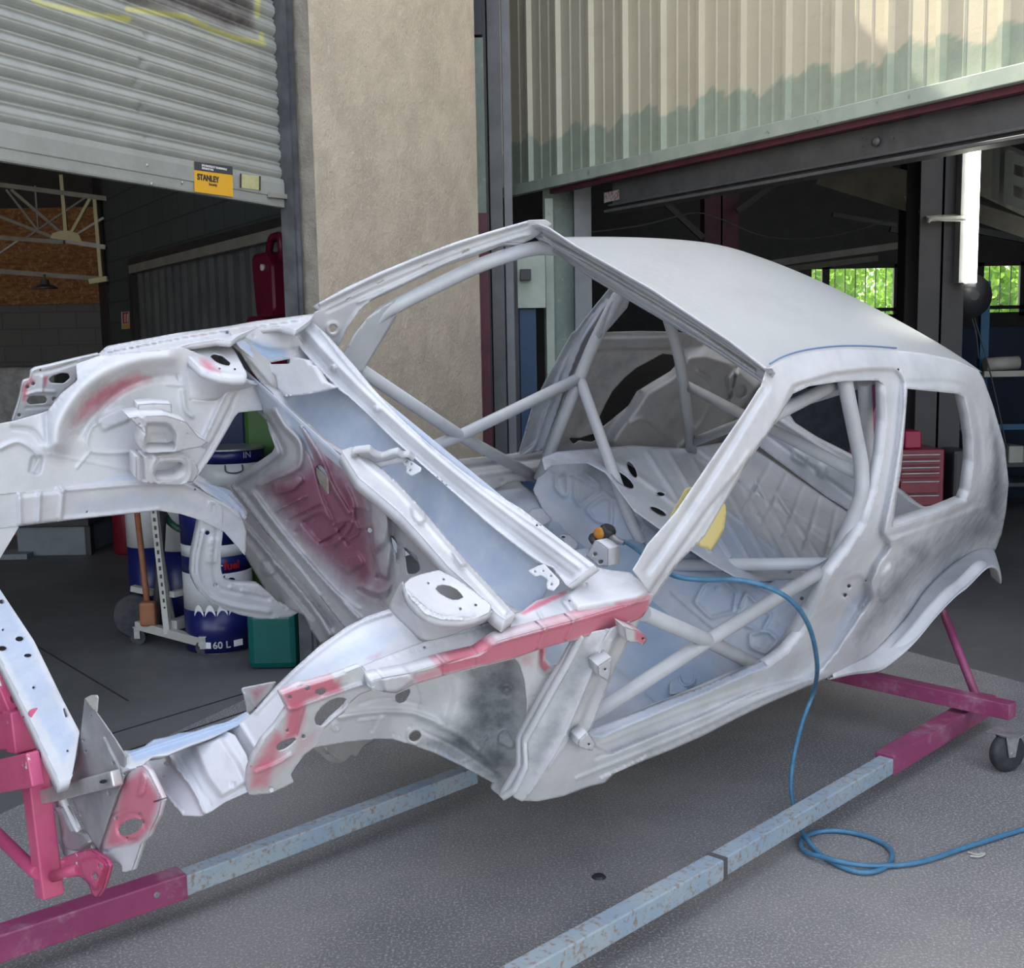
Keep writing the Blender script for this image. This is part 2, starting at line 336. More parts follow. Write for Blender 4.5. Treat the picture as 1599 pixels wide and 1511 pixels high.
def sheet(name, outline, S, m, parent=None, holes=(), feats=(), paint=(), step=6, th=.002, r=5, rims=(), smooth=True, back=None):
    """pressed sheet: outline and holes as seen in the picture, laid on surface S, embossed by feats; rims fold an edge loop back"""
    step = max(2.5, step*.66); r = r*.6
    loops = [resamp(rnd(outline, r), step)] + [resamp(rnd(h, 3) if len(h) < 11 else np.asarray(h, float), step) for h in holes]
    V = np.concatenate(loops); E = []; b = 0
    for lp in loops: E += [(b+i, b+(i+1) % len(lp)) for i in range(len(lp))]; b += len(lp)
    x0, y0 = loops[0].min(0); x1, y1 = loops[0].max(0)
    gx, gy = np.meshgrid(np.arange(x0+step/2, x1, step), np.arange(y0+step/2, y1, step*.87)); gx[::2] += step/2
    G = np.stack([gx.ravel(), gy.ravel()], 1)
    if len(G):
        k = inside(G, loops[0])
        for h in loops[1:]: k &= ~inside(G, h)
        G = G[k]
        if len(G):
            dd = np.minimum.reduce([dist(G, lp, True) for lp in loops]); G = G[dd > step*.45]
    A = np.concatenate([V, G]) if len(G) else V
    vs, es, fs, *_ = delaunay_2d_cdt([Vector(p) for p in A], E, [], 0, 1e-4)
    vs = np.array([tuple(v) for v in vs]); fs = [f for f in fs if len(f) == 3]; fa = np.array([list(f) for f in fs]); cen = vs[fa].mean(1)
    k = inside(cen, loops[0])
    for h in loops[1:]: k &= ~inside(cen, h)
    fa = fa[k]
    a, b_, c = vs[fa[:,0]], vs[fa[:,1]], vs[fa[:,2]]; cr = (b_[:,0]-a[:,0])*(c[:,1]-a[:,1])-(b_[:,1]-a[:,1])*(c[:,0]-a[:,0])
    fa = fa[np.abs(cr) > 1e-6]; cr = cr[np.abs(cr) > 1e-6]
    fa = np.where((cr > 0)[:,None], fa[:,::-1], fa)         # pixel y runs down: turn faces to the viewer's side
    h = field(vs, feats); W3 = S.hit(vs, h)
    mk_ = np.zeros((len(vs), 3))
    for p in paint: mk_[:,'rdt'.index(p[0])] = np.maximum(mk_[:,'rdt'.index(p[0])], soft(vs, p[1], p[2])*(p[3] if len(p) > 3 else 1))
    used = np.unique(fa); re = -np.ones(len(vs), int); re[used] = np.arange(len(used))
    verts = W3[used].tolist(); faces = re[fa].tolist(); masks = mk_[used].tolist()
    for li, vec in rims:
        lp = loops[li]; hh = field(lp, feats); q = S.hit(lp, hh); vec = np.asarray(vec, float)
        if S.frame == 'c': vec = vec @ MC.T
        base = len(verts); n_l = len(lp)
        mm = np.zeros((n_l, 3))
        for p in paint: mm[:,'rdt'.index(p[0])] = np.maximum(mm[:,'rdt'.index(p[0])], soft(lp, p[1], p[2])*(p[3] if len(p) > 3 else 1))
        for kk in (0, 1): verts += (q+vec*kk).tolist(); masks += mm.tolist()
        for i in range(n_l): j = (i+1) % n_l; faces.append([base+i, base+j, base+n_l+j, base+n_l+i])
    o = mk(name, verts, faces, m, parent, smooth, masks)
    if th: sm = o.modifiers.new('thickness', 'SOLIDIFY'); sm.thickness = th; sm.offset = -1
    return o
def loft(name, rows, m, parent=None, frame='c', n=40, th=.002, smooth=True, sub=3, tone=0.):
    """surface through rows of points"""
    R_ = [crom(r, 6) if len(r) > 2 else np.array(r, float) for r in rows]; out = []
    for r_ in R_:
        s = np.concatenate([[0], np.cumsum(np.linalg.norm(np.diff(r_, axis=0), axis=1))]); t = np.linspace(0, s[-1], n); out.append(np.stack([np.interp(t, s, r_[:,k]) for k in range(3)], 1))
    G = np.array(out)
    if sub > 1 and len(G) > 2: G = np.stack([crom(list(G[:,j]), sub) for j in range(n)], 1)
    elif sub > 1: G = np.stack([G[0]+(G[1]-G[0])*t for t in np.linspace(0, 1, sub+1)])
    R0 = len(G); v = G.reshape(-1, 3); v = cw(v) if frame == 'c' else v
    f = [[i*n+j, i*n+j+1, (i+1)*n+j+1, (i+1)*n+j] for i in range(R0-1) for j in range(n-1)]
    # face the camera
    cc = np.mean([np.cross(v[q[1]]-v[q[0]], v[q[3]]-v[q[0]]) @ (CAM-v[q[0]]) for q in f])
    if cc < 0: f = [q[::-1] for q in f]
    o = mk(name, v, f, m, parent, smooth, np.tile([0., 0., tone], (len(v), 1)))
    if th: sm = o.modifiers.new('thickness', 'SOLIDIFY'); sm.thickness = th; sm.offset = -1
    return o
def text(name, s, size, pos, right, up, m, parent=None, ext=.0008, bold=0.):
    cu = bpy.data.curves.new('t', 'FONT'); cu.body = s; cu.size = size; cu.extrude = ext; cu.offset = bold; cu.resolution_u = 3
    t = bpy.data.objects.new('t', cu); col.objects.link(t); dg = bpy.context.evaluated_depsgraph_get(); me = bpy.data.meshes.new_from_object(t.evaluated_get(dg))
    bpy.data.objects.remove(t); right = np.asarray(right, float); right /= np.linalg.norm(right); up = np.asarray(up, float); up /= np.linalg.norm(up); nn = np.cross(right, up)
    v = [np.asarray(pos)+p.co.x*right+p.co.y*up+p.co.z*nn for p in me.vertices]; f = [list(p.vertices) for p in me.polygons]
    return mk(name, v, f, m, parent)
# ============================================================ building
dS = np.array([.411,.912,0]); dS /= np.linalg.norm(dS); SA = np.array([-1.011,5.311,0]); nS = np.array([dS[1],-dS[0],0])      # shutter wall, nS to the yard
dD = np.array([.5205,-.854,0]); dD /= np.linalg.norm(dD); DA = np.array([0,8.6,0]); nD = np.array([dD[1],-dD[0],0]); nD = -nD if nD @ (CAM-DA) < 0 else nD
Zv = np.array([0,0,1.])
SH = Surf(lambda q: (q-SA) @ nS, 'w'); DP = Surf(lambda q: (q-DA) @ nD, 'w')
def off(S, k): return Surf(lambda q: S.f(q)-k, 'w')
def quadbox(name, a, b, z0, z1, th, m, nrm, parent=None, uv=False):
    """upright slab from a to b (xy), z0..z1, thickness th behind the face"""
    a = np.array([a[0], a[1], 0.]); b = np.array([b[0], b[1], 0.]); L = np.linalg.norm(b-a); d = (b-a)/L; n = np.asarray(nrm, float)
    v = [p + Zv*z - n*t for p in (a, b) for z in (z0, z1) for t in (0, th)]
    f = [(0,1,3,2),(4,6,7,5),(0,4,5,1),(2,3,7,6),(0,2,6,4),(1,5,7,3)]
    if np.cross(v[2]-v[0], v[4]-v[0]) @ n < 0: f = [q[::-1] for q in f]
    uvs = [(((np.array(p)-a) @ d), p[2]) for p in v]
    return mk(name, v, f, m, parent, uvs=uvs)
PC1 = SA + .15*nS; PC2 = PC1 + 1.68*dS          # corners of the rendered pier
# ground: yard asphalt outside, concrete slab inside; they meet along the two thresholds
line = [(-9,-8),(-4.15-.0,.09),tuple((SA-1.0*dS*0)[:2]),tuple(PC2[:2]),(0.0,8.6),(4.4,.7),(9,-8)]
sh0 = SA - 6*dS; dd0 = DA + 9.2*dD
outl = [(-30,-30),(30,-30),(30,dd0[1]),(dd0[0],dd0[1]),(DA[0],DA[1]),(PC2[0],PC2[1]),(SA[0],SA[1]),(sh0[0],sh0[1]),(-30,sh0[1])]
struct(mk('floor_yard', [(x,y,0) for x,y in outl], [list(range(9))], ASPH))
inl = [(dd0[0],dd0[1]),(12,dd0[1]),(12,19),(-12,19),(-12,sh0[1]),(sh0[0],sh0[1]),(SA[0],SA[1]),(PC2[0],PC2[1]),(DA[0],DA[1])]
struct(mk('floor_workshop', [(x,y,0) for x,y in inl], [list(range(9))], CONC))
struct(mk('ground_field', [(-60,19,-.05),(60,19,-.05),(60,80,-.05),(-60,80,-.05)], [[0,1,2,3]], mat('grass_field', (.10,.20,.04), (.20,.26,.08), 2, .9)))
# slab joints (narrow strips of dark filler, a little above the slab)
b = MB()
for a, c in (((175,1145),(380,1083)), ((60,1010),(200,1094)), ((190,1175),(400,1105))):
    b.beam(PW(*a, .001), PW(*c, .001), .008, .004)
struct(b.build('trim_floor_joint', mat('joint_filler', (.03,.03,.03), rough=.9)))
# pier and walls above
pier = MB()
q = [PC1, PC2, PC2-nS*.5, PC1-nS*.5+0*dS]
n_ = 60; 
def plaster(name, a, c, z0, z1, m, nrm, amp, step=.03):
    L = np.linalg.norm(c-a); d = (c-a)/L; U = np.linspace(0, L, int(L/step)+2); Vv = np.linspace(z0, z1, int((z1-z0)/step)+2); UU, VV = np.meshgrid(U, Vv, indexing='ij')
    hgt = rng.normal(0, amp, UU.shape); hgt[0] *= .3; hgt[-1] *= .3
    v = a[None,None] + UU[...,None]*d + VV[...,None]*Zv + hgt[...,None]*nrm; n = len(Vv)
    f = [[i*n+j, (i+1)*n+j, (i+1)*n+j+1, i*n+j+1] for i in range(len(U)-1) for j in range(n-1)]
    v = v.reshape(-1, 3)
    if np.cross(v[f[0][1]]-v[f[0][0]], v[f[0][3]]-v[f[0][0]]) @ nrm < 0: f = [x[::-1] for x in f]
    return struct(mk(name, v, f, m, None, True))
plaster('wall_pier', PC1, PC2, 0, 6.2, STUCCO, nS, .0016, .025)
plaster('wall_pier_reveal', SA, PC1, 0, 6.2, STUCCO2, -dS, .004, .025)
struct(quadbox('wall_pier_core', PC1-nS*.02+dS*.02, PC2-nS*.02-dS*.01, 0, 6.2, .14, STUCCO2, nS))
struct(quadbox('wall_pier_side', PC2-nS*.04-dS*.02, PC2-nS*.5-dS*.02, 0, 6.2, .02, BROWNM, dS))  # near black: the shadow beside the pier is put into the colour
struct(quadbox('wall_above_shutter', sh0+nS*.02, SA+nS*.02, 3.35, 6.2, .3, STUCCO, nS))
struct(quadbox('wall_left', sh0-dS*14, sh0-dS*.0, 0, 6.2, .3, STUCCO, nS))
struct(quadbox('wall_right', dd0, dd0+dD*10, 0, 6.2, .3, CORR, nD))
struct(quadbox('wall_above_door', DA-dD*.9, dd0, 5.3, 6.2, .2, STUCCO, nD))
struct(quadbox('wall_recess', PC2-nS*.5, DA-dD*.9, 0, 6.2, .1, BROWNM, nD))  # recess lies in shadow, painted in by the near black colour
# roof slab and outer shell keep the workshop dark
rf = [(x,y) for x,y in ((dd0[0],dd0[1]),(13,dd0[1]),(13,16.3),(-5.2,16.3),(-12,16.3),(-12,sh0[1]),(sh0[0],sh0[1]),(SA[0],SA[1]),(PC2[0],PC2[1]),(DA[0],DA[1]))]
DARKIN = mat('dark_roof_sheets', (.05,.045,.045), (.035,.035,.035), 2, .8)  # near black sheets for the ceiling and gable
sk = [(-3.9,11.2),(-3.25,11.2),(-3.0,13.4),(-3.65,13.4)]
vv = [(x,y,z) for z in (6.2,6.35) for x,y in rf]; n = len(rf)
hole = [(x,y,z) for z in (6.2,6.35) for x,y in sk]
tri_ = delaunay_2d_cdt([Vector(p) for p in rf+sk], [(i,(i+1)%n) for i in range(n)]+[(n+i,n+(i+1)%4) for i in range(4)], [], 0, 1e-4)
pv = np.array([tuple(p) for p in tri_[0]]); F_ = [list(f) for f in tri_[2] if inside(np.array([pv[list(f)].mean(0)]), np.array(rf))[0] and not inside(np.array([pv[list(f)].mean(0)]), np.array(sk))[0]]
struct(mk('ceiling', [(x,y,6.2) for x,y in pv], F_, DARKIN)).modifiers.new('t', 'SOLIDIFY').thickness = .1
BY = 16.0
struct(quadbox('wall_far_right_side', (9.5,-3), (9.5,16.3), 0, 6.2, .2, BLACKM, (-1,0,0)))
struct(quadbox('wall_far_left_side', (-9,-3), (-9,16.3), 0, 6.2, .2, GREYWALL, (1,0,0)))

# ------------ roller shutter on the left
shut = thing('roller_shutter', 'half raised galvanised roller shutter with yellow paint outline and amber sticker', 'roller shutter', SA+np.array([0,0,2.17])-dS*2)
def slat(u):      # u: height above bottom of the curtain; convex slats with a hooked joint
    t = (u % .0775)/.0775; return .012*np.sin(pi*np.clip((t-.05)*1.5, 0, 1))**.8 - .004*np.exp(-((t-.38)/.025)**2) + .005*np.exp(-((t-.86)/.05)**2) - .008*np.exp(-((t-.98)/.03)**2)
U = np.linspace(-4.6, -.052, 420); Vz = np.arange(0, 1.25, .0035); UU, VV = np.meshgrid(U, Vz, indexing='ij')
dent = sum(-a*np.exp(-(((UU-x)/.018)**2+((VV-z)/.018)**2)) for x, z, a in ((-.87,.44,.012),(-.91,.33,.014),(-.95,.245,.012),(-.93,.16,.012),(-.91,.055,.006),(-1.7,.24,.008)))
hh = slat(VV)+dent
pts = SA[None,None]+UU[...,None]*dS+(2.29+VV)[...,None]*Zv+hh[...,None]*nS
pv = pts.reshape(-1,3); n = len(Vz); f = [[i*n+j, (i+1)*n+j, (i+1)*n+j+1, i*n+j+1] for i in range(len(U)-1) for j in range(n-1)]
if np.cross(pv[f[0][1]]-pv[f[0][0]], pv[f[0][3]]-pv[f[0][0]]) @ nS < 0: f = [x[::-1] for x in f]
q_ = (pv-CAM) @ RC; px_ = np.stack([W/2+FPX*q_[:,0]/q_[:,1], H/2-FPX*q_[:,2]/q_[:,1]], 1)
mm = np.zeros((len(pv),3))
yl = np.minimum.reduce([dist(px_, [(40,-8),(60,4),(130,20),(200,32)]), dist(px_, [(200,14),(230,18),(290,26),(330,46),(370,60),(412,68)]), dist(px_, [(402,-40),(402,24)]), dist(px_, [(408,54),(409,66)])])
yl2 = dist(px_, [(170,18),(250,38),(330,60)])
mm[:,0] = np.clip((7.5-yl)/5, 0, 1)*.75+np.clip((7-yl2)/5,0,1)*.35
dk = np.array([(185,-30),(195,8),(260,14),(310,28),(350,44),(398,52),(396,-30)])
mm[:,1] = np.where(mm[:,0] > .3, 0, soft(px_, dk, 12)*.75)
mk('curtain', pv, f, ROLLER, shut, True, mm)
bb = MB()
pr = [(0,0),(0,.012),(.007,.014),(.04,.014),(.044,.018),(.10,.018),(.122,.014),(.126,.006)]
for u0, u1 in ((-4.6,-.052),):
    A0, A1 = SA+dS*u0+Zv*2.165, SA+dS*u1+Zv*2.165; v = []
    for P0 in (A0, A1):
        for z, o_ in pr: v.append(P0+Zv*z+nS*(o_+.004))
        v.append(P0+Zv*.126-nS*.01); v.append(P0-nS*.01)
    k = len(v)//2; bb.add(v, [[i, i+1, k+i+1, k+i] for i in range(k-1)] + [list(range(k))[::-1], list(range(k, 2*k))])
bb.build('bottom_bar', ROLLER, shut)
NB = nS*.0255
def onS(px, py, k): return off(SH, k).hit([(px, py)])[0]
st = [onS(*p, .024) for p in ((304,299),(364,307.5),(363,260),(303,252))]
def plate(name, c4_, m, parent, nrm, th=.001):
    v = [np.asarray(p) for p in c4_] + [np.asarray(p)-nrm*th for p in c4_]; f = [[0,1,2,3],[7,6,5,4],[0,4,5,1],[1,5,6,2],[2,6,7,3],[3,7,4,0]]
    if np.cross(v[1]-v[0], v[3]-v[0]) @ nrm < 0: f = [x[::-1] for x in f]
    return mk(name, v, f, m, parent)
plate('amber_sticker', st, YELLOW, shut, nS)
k1 = .72; tl, tr_p = st[0]+(st[3]-st[0])*k1, st[1]+(st[2]-st[1])*k1
plate('charcoal_sticker_band', [tl+nS*.0008, tr_p+nS*.0008, st[2]+nS*.0008, st[3]+nS*.0008], CHAR, shut, nS)
rt_ = st[1]-st[0]; up_ = Zv
wst = np.linalg.norm(rt_)
text('sticker_lettering', 'STANLEY', .033, st[0]+up_*np.linalg.norm(st[3]-st[0])*.42+rt_*.08+nS*.001, rt_, Zv, DARKL, shut, bold=.0012)
text('sticker_small_lettering', 'Security', .016, st[0]+up_*np.linalg.norm(st[3]-st[0])*.28+rt_*.09+nS*.001, rt_, Zv, DARKL, shut)
for k_, (s_, z_) in enumerate((('SITE PROTEGE ET TELESURVEILLE', .885), ('DEPUIS ET PAR', .79))): text('band_lettering', s_, .0108, st[0]+up_*np.linalg.norm(st[3]-st[0])*z_+rt_*.05+nS*.002, rt_, Zv, WLET, shut, bold=.0003)
lb = [onS(*p, .024) for p in ((376,293),(408,297),(407,275),(376,272))]; plate('small_label', lb, mat('pale_yellow_label', (.55,.53,.26), (.45,.44,.25), 60, .5), shut, nS)
for a_, c_ in (((376,293),(376,271)), ((406,297),(406,275))): b = MB(); b.beam(onS(*a_, .028), onS(*c_, .028), .007, .003, nS); b.build('label_clip', BLACKM, shut)
for p in ((229,258),(236,287),(284,285)): b = MB(); b.lathe(onS(*p, .020), [(.006,0),(.006,.004),(.003,.006)], nS, 10); b.build('rivet', ZINC, shut)
b = MB(); b.beam(onS(420,304,.03), onS(447,307,.03), .02, .012, nS); b.build('lock_bolt', DIMSTEEL, shut)
g = MB(); g.beam(SA-dS*.034+nS*.03+Zv*.0, SA-dS*.034+nS*.03+Zv*3.3, .07, .03, dS); g.beam(SA-dS*.03+nS*.075, SA-dS*.03+nS*.075+Zv*3.3, .02, .012, dS)
tag(g.build('shutter_guide', GUIDE), 'grey steel guide channel at the right end of the roller shutter', 'guide rail')
# ------------ big cladding door on the right
door_ = thing('corrugated_door', 'raised cream corrugated steel door with green overpainted lower band', 'door leaf', DA+dD*2.5+Zv*2.6)
def dpt(px, py, k=0.): return off(DP, k).hit([(px, py)])[0]
rib_px = [829,874,925,978,1037,1096,1161,1231,1307,1389,1470,1566]
tt = [(dpt(x, 200)-DA) @ dD for x in rib_px]; tt = [tt[0]-.42] + tt + [tt[-1]+.33, tt[-1]+.66, tt[-1]+1.0, tt[-1]+1.34]
Us, Hs = [], []
for i in range(len(tt)-1):
    w_ = tt[i+1]-tt[i]; t0 = tt[i]
    for a_, h_ in ((-.045,0),(-.028,.032),(-.001,.034),(.012,0),(w_*.30,0),(w_*.32,.006),(w_*.35,0),(w_*.60,0),(w_*.62,.006),(w_*.65,0)): Us.append(t0+a_); Hs.append(h_)
o_ = np.argsort(Us); Us = np.array(Us)[o_]; Hs = np.array(Hs)[o_]
Uf, Hf = [], []
for i in range(len(Us)-1):
    k = max(1, int((Us[i+1]-Us[i])/.03))
    for j in range(k): Uf.append(Us[i]+(Us[i+1]-Us[i])*j/k); Hf.append(Hs[i]+(Hs[i+1]-Hs[i])*j/k)
Uf, Hf = np.array(Uf), np.array(Hf)
zb = lambda u: 2.60+0*u
Vz = np.concatenate([np.arange(0, 1.0, .02), np.linspace(1.0, 2.7, 10)])
UU, VV = np.meshgrid(Uf, Vz, indexing='ij'); HH = np.repeat(Hf[:,None], len(Vz), 1)
pts = DA[None,None]+UU[...,None]*dD+(2.66+VV)[...,None]*Zv+(HH-.01)[...,None]*nD; pv = pts.reshape(-1,3); n = len(Vz)
f = [[i*n+j, (i+1)*n+j, (i+1)*n+j+1, i*n+j+1] for i in range(len(Uf)-1) for j in range(n-1)]
if np.cross(pv[f[0][1]]-pv[f[0][0]], pv[f[0][3]]-pv[f[0][0]]) @ nD < 0: f = [x[::-1] for x in f]
lim = .30 - .03*UU + .03*np.sin(UU*9)+.025*np.sin(UU*23+1)+.03*rng.random(len(Uf))[:,None]
mm = np.zeros((len(pv),3)); mm[:,2] = np.clip((lim-VV)/.02+.5, 0, 1).ravel()*.85
mk('cladding', pv, f, CORR, door_, False, mm)
b = MB(); b.beam(DA+dD*(tt[0]-.03)+nD*.02+Zv*2.632, DA+dD*(tt[-1])+nD*.02+Zv*2.632, .05, .075); b.build('bottom_frame', MINT, door_, bevel=.004)
b = MB(); b.beam(DA+dD*.55-nD*.02+Zv*2.577, DA+dD*tt[-1]-nD*.02+Zv*2.577, .05, .032); b.build('maroon_seal', MAROON, door_)
for x in (857, 1120): pass
# header beam of the opening, behind the leaf
hb = thing('opening_beam', 'dark grey steel header beam running under the corrugated door', 'beam', DA+dD*3+Zv*2.3)
b = MB(); B0, B1 = DA+dD*1.18, DA+dD*7.0
b.beam(B0-nD*.10+Zv*2.47, B1-nD*.10+Zv*2.47, .06, .19); b.beam(B0-nD*.06+Zv*2.375, B1-nD*.06+Zv*2.375, .12, .018); b.beam(B0-nD*.05+Zv*2.415, B1-nD*.05+Zv*2.415, .03, .014); b.build('channel', DKSTEEL, hb, bevel=.003)
c_ = dpt(1369,221,-.065); b = MB(); b.lathe(c_, [(.024,0),(.024,.012),(.014,.014),(.008,.02)], nD, 20); b.build('bolt', DKSTEEL, hb, True)
for p in ((1347,214),(1347,228),(1394,204),(1395,216)): b = MB(); b.lathe(dpt(*p, -.052), [(.007,0),(.007,.008)], nD, 8); b.build('rivet', DKSTEEL, hb)
lab = [dpt(*p, -.066) for p in ((943,317),(967,311),(966,296),(943,301))]; plate('paper_label', lab, mat('worn_paper', (.42,.38,.36), (.30,.10,.10), 60, .7, lo=.5, hi=.6), hb, nD)
# jamb at the left of the big door: posts, channels, hanging sheet
def vpost(name, x0, x1, y_, z0, z1, m, label=None, cat=None, dep=.1, parent=None):
    """upright box whose visible face spans the picture columns x0..x1 at row y_ and depth dep"""
    D_ = dep; a = PY(x0, y_, D_); c = PY(x1, y_, D_); b = MB(); b.box(((a[0]+c[0])/2, D_+.04, (z0+z1)/2), (c[0]-a[0], .08, z1-z0)); o = b.build(name, m, parent, bevel=.003)
    if label: tag(o, label, cat)
    return o
vpost('guide_channel', 735, 762, 250, 0, 6.1, BROWNM, 'brown black steel channel directly right of the rendered pier', 'channel', 7.6)
vpost('guide_channel', 764, 784, 250, 0, 6.1, DKSTEEL, 'dark grey guide channel second from the rendered pier', 'channel', 7.75)
vpost('guide_channel', 786, 799, 250, 0, 6.1, GREYPAINT, 'lighter grey narrow guide channel beside the corrugated door edge', 'channel', 7.95)
vpost('maroon_flat_bar', 747, 766, 560, 0, 2.35, MAROON, 'maroon painted strip standing against the pier edge', 'strip', 7.3)
def zat(py, d, px=800): return PY(px, py, d)[2]
vpost('green_cover_box', 733, 758, 250, zat(368,7.52), zat(57,7.52), GREENP, 'tall green metal cover box fixed beside the pier top', 'box', 7.525)
vpost('motor_box', 727, 752, 20, zat(52,7.5), zat(-30,7.5), PLAST, 'black box above the green cover box', 'box', 7.52)
vpost('green_post', 850, 897, 500, 0, 2.62, GREENP, 'pale green post with flaking paint at the left of the opening', 'post', 8.3)
vpost('flaking_pipe', 853, 866, 500, 0, 2.54, MINT, 'narrow flaking pale pipe in front of the green post', 'pipe', 8.2)
vpost('grey_post', 897, 924, 400, 0, 2.66, GREYPAINT, 'smooth light grey steel post between green post and dark opening', 'post', 8.15)
vpost('blue_board', 812, 838, 550, 0, zat(482,8.0), BLUEP, 'dark blue board leaning upright beside the green post', 'board', 8.0)
hs_ = thing('hanging_sheet', 'pale green sheet metal flap with black magnet hanging beside the green post', 'flap', (PY(830,430,8.0)))
b = MB(); a = PY(809,481,7.95); c = PY(851,392,7.95); b.box((a+c)/2, (c[0]-a[0], .004, c[2]-a[2])); b.build('flap', MINT, hs_)
a = PY(812,438,7.9); c = PY(829,420,7.9); b = MB(); b.box((a+c)/2, (c[0]-a[0], .03, c[2]-a[2])); b.build('magnet', PLAST, hs_, bevel=.004)
vpost('steel_sheet', 784, 812, 600, 0, zat(385,8.1), GREYPAINT, 'mid grey flat panel beside the blue board', 'panel', 8.1)

# ------------ left workshop bay
WA, WB = np.array([-.69,6.33,0]), np.array([-4.06,11.62,0]); dW = (WB-WA)/np.linalg.norm(WB-WA); nW = np.array([dW[1],-dW[0],0]); nW = -nW if nW @ (CAM-WA) < 0 else nW
WP = Surf(lambda q: (q-WA) @ nW, 'w')
def wpt(px, py, k=0.): return off(WP, k).hit([(px, py)])[0]
struct(quadbox('wall_dividing', WA+dW*.15, WB, 0, 6.2, .25, BLOCKS, nW))
struct(quadbox('wall_dividing_end', WB+dW*.0+nW*.02, WB+dW*.3+nW*.02, 0, 6.2, .3, BLOCKD or BLACKM, nW))
sp = thing('sliding_panel', 'dark grey corrugated sliding panel on a perforated overhead track', 'sliding door', wpt(330,600,.1)*[1,1,0])
q0, q1 = wpt(222,560,.08), wpt(470,560,.08); z_t = wpt(222,424,.08)[2]
L_ = np.linalg.norm((q1-q0)[:2]); d_ = (q1-q0)*[1,1,0]/L_; n = 90
U = np.linspace(0, L_, n); hh = .012*np.sign(np.sin(U*2*pi/.22)); v = []
for z in (.02, z_t):
    for u, h in zip(U, hh): v.append((q0*[1,1,0])+d_*u+nW*h+Zv*z)
f = [[i, i+1, n+i+1, n+i] for i in range(n-1)]
if np.cross(np.array(v[1])-v[0], np.array(v[n])-v[0]) @ nW < 0: f = [x[::-1] for x in f]
pn = mk('panel', v, f, mat('grey_sliding_panel_paint', (.12,.125,.13), (.09,.095,.10), 3, .5), sp)
b = MB(); b.beam(q0*[1,1,0]-d_*.05+nW*.03+Zv*(z_t+.03), q1*[1,1,0]+nW*.03+Zv*(z_t+.03), .06, .07); 
b.build('track', DIMSTEEL, sp)
b = MB(); b.beam(q0*[1,1,0]-d_*.10+nW*.02+Zv*(z_t+.1), q1*[1,1,0]+nW*.02+Zv*(z_t+.1), .05, .06); b.beam(q0*[1,1,0]-d_*.09+nW*.02, q0*[1,1,0]-d_*.09+nW*.02+Zv*(z_t+.1), .05, .1, dW); b.build('frame', BLACKM, sp)
sg = thing('fire_notice', 'small red and white notice with amber foot on the dark block wall', 'sign', wpt(195,500,.01))
k = .012
plate('notice_board', [wpt(*p, k) for p in ((190,514),(203,513),(202,486),(189,487))], WHITEP, sg, nW); plate('red_panel', [wpt(*p, k+.002) for p in ((192,505),(201,504),(200,487),(191,488))], REDL, sg, nW)
plate('amber_panel', [wpt(*p, k+.002) for p in ((191,513),(202,512),(202,506),(191,507))], YELLOW, sg, nW)
for x in (194,198): plate('white_bar', [wpt(*p, k+.004) for p in ((x,503),(x+2,503),(x+2,490),(x,490))], WLET, sg, nW)
# far wall: grey blocks below, boarded band, dark gable
FY = 14.0
struct(quadbox('wall_back_left', (-8.9,FY), (-2.2,FY), 0, PY(80,475,FY)[2], .2, GREYWALL, (0,-1,0)))
struct(quadbox('wall_boarded_band', (-8.9,FY-.03), (-2.2,FY-.03), PY(80,475,FY)[2], PY(60,325,FY)[2], .05, OSB, (0,-1,0)))
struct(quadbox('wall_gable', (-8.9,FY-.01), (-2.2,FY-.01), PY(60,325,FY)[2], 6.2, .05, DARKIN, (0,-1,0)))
rt2 = thing('roof_truss', 'lattice roof truss with yellow lit bars and gusset plate seen under the shutter', 'truss', PY(100,380,11.5))
def bar(p, q_, w_, m, d=11.5, name='bar'): b = MB(); b.beam(PY(*p, d), PY(*q_, d), w_, w_, (0,1,0)); return b.build(name, m, rt2)
for p, q_, w_, m in (((96,273),(104,372),.035,CREAM), ((143,306),(108,370),.028,CREAM), ((162,340),(110,372),.022,OFFW), ((148,308),(158,432),.035,CREAM), ((18,296),(95,362),.03,DIMSTEEL), ((0,338),(88,372),.03,DIMSTEEL), ((10,296),(60,360),.022,DIMSTEEL), ((137,306),(40,372),.018,DIMSTEEL), ((55,290),(60,358),.018,DIMSTEEL), ((-20,286),(180,312),.045,DIMSTEEL), ((-20,370),(100,378),.04,DIMSTEEL), ((104,376),(165,386),.045,OFFW), ((-20,422),(165,436),.045,DIMSTEEL), ((0,395),(28,376),.018,OFFW), ((140,440),(168,435),.05,CREAM)): bar(p, q_, w_, m)
gp = [PY(*p, 11.47) for p in ((78,372),(82,364),(95,360),(108,360),(122,364),(128,378))]
vv_ = [tuple(p) for p in gp]+[tuple(p+np.array([0,.01,0])) for p in gp]; mk('gusset_plate', vv_, [[5,4,3,2,1,0],[6,7,8,9,10,11]]+[[i,(i+1)%6,6+(i+1)%6,6+i] for i in range(6)], CREAM, rt2)
b = MB(); c = PY(69,428,11.4); b.tube([c, c-[0,0,.06]], .012); b.lathe(c-[0,0,.14], [(.12,0),(.12,.01),(.05,.04),(.035,.09)], (0,0,1), 20); tag(b.build('pendant_lamp', DKSTEEL), 'small dark bell shaped pendant lamp hanging below the truss rail', 'lamp')
sl = MB(); 
struct(quadbox('window_skylight', (-3.9,11.0), (-2.9,11.0), 6.3, 6.31, .01, GLASS, (0,-1,0)))
pl = thing('wrapped_pallet', 'tall pallet load wrapped in grey film behind the front corner bracket', 'pallet load', PY(20,640,9.5)*[1,1,0])
b = MB(); a, c = PY(-40,660,9.5), PY(84,572,9.5); b.box(((a[0]+c[0])/2, 9.9, c[2]/2), (c[0]-a[0], .8, c[2]-.0)); b.build('load', CARD, pl, bevel=.03)
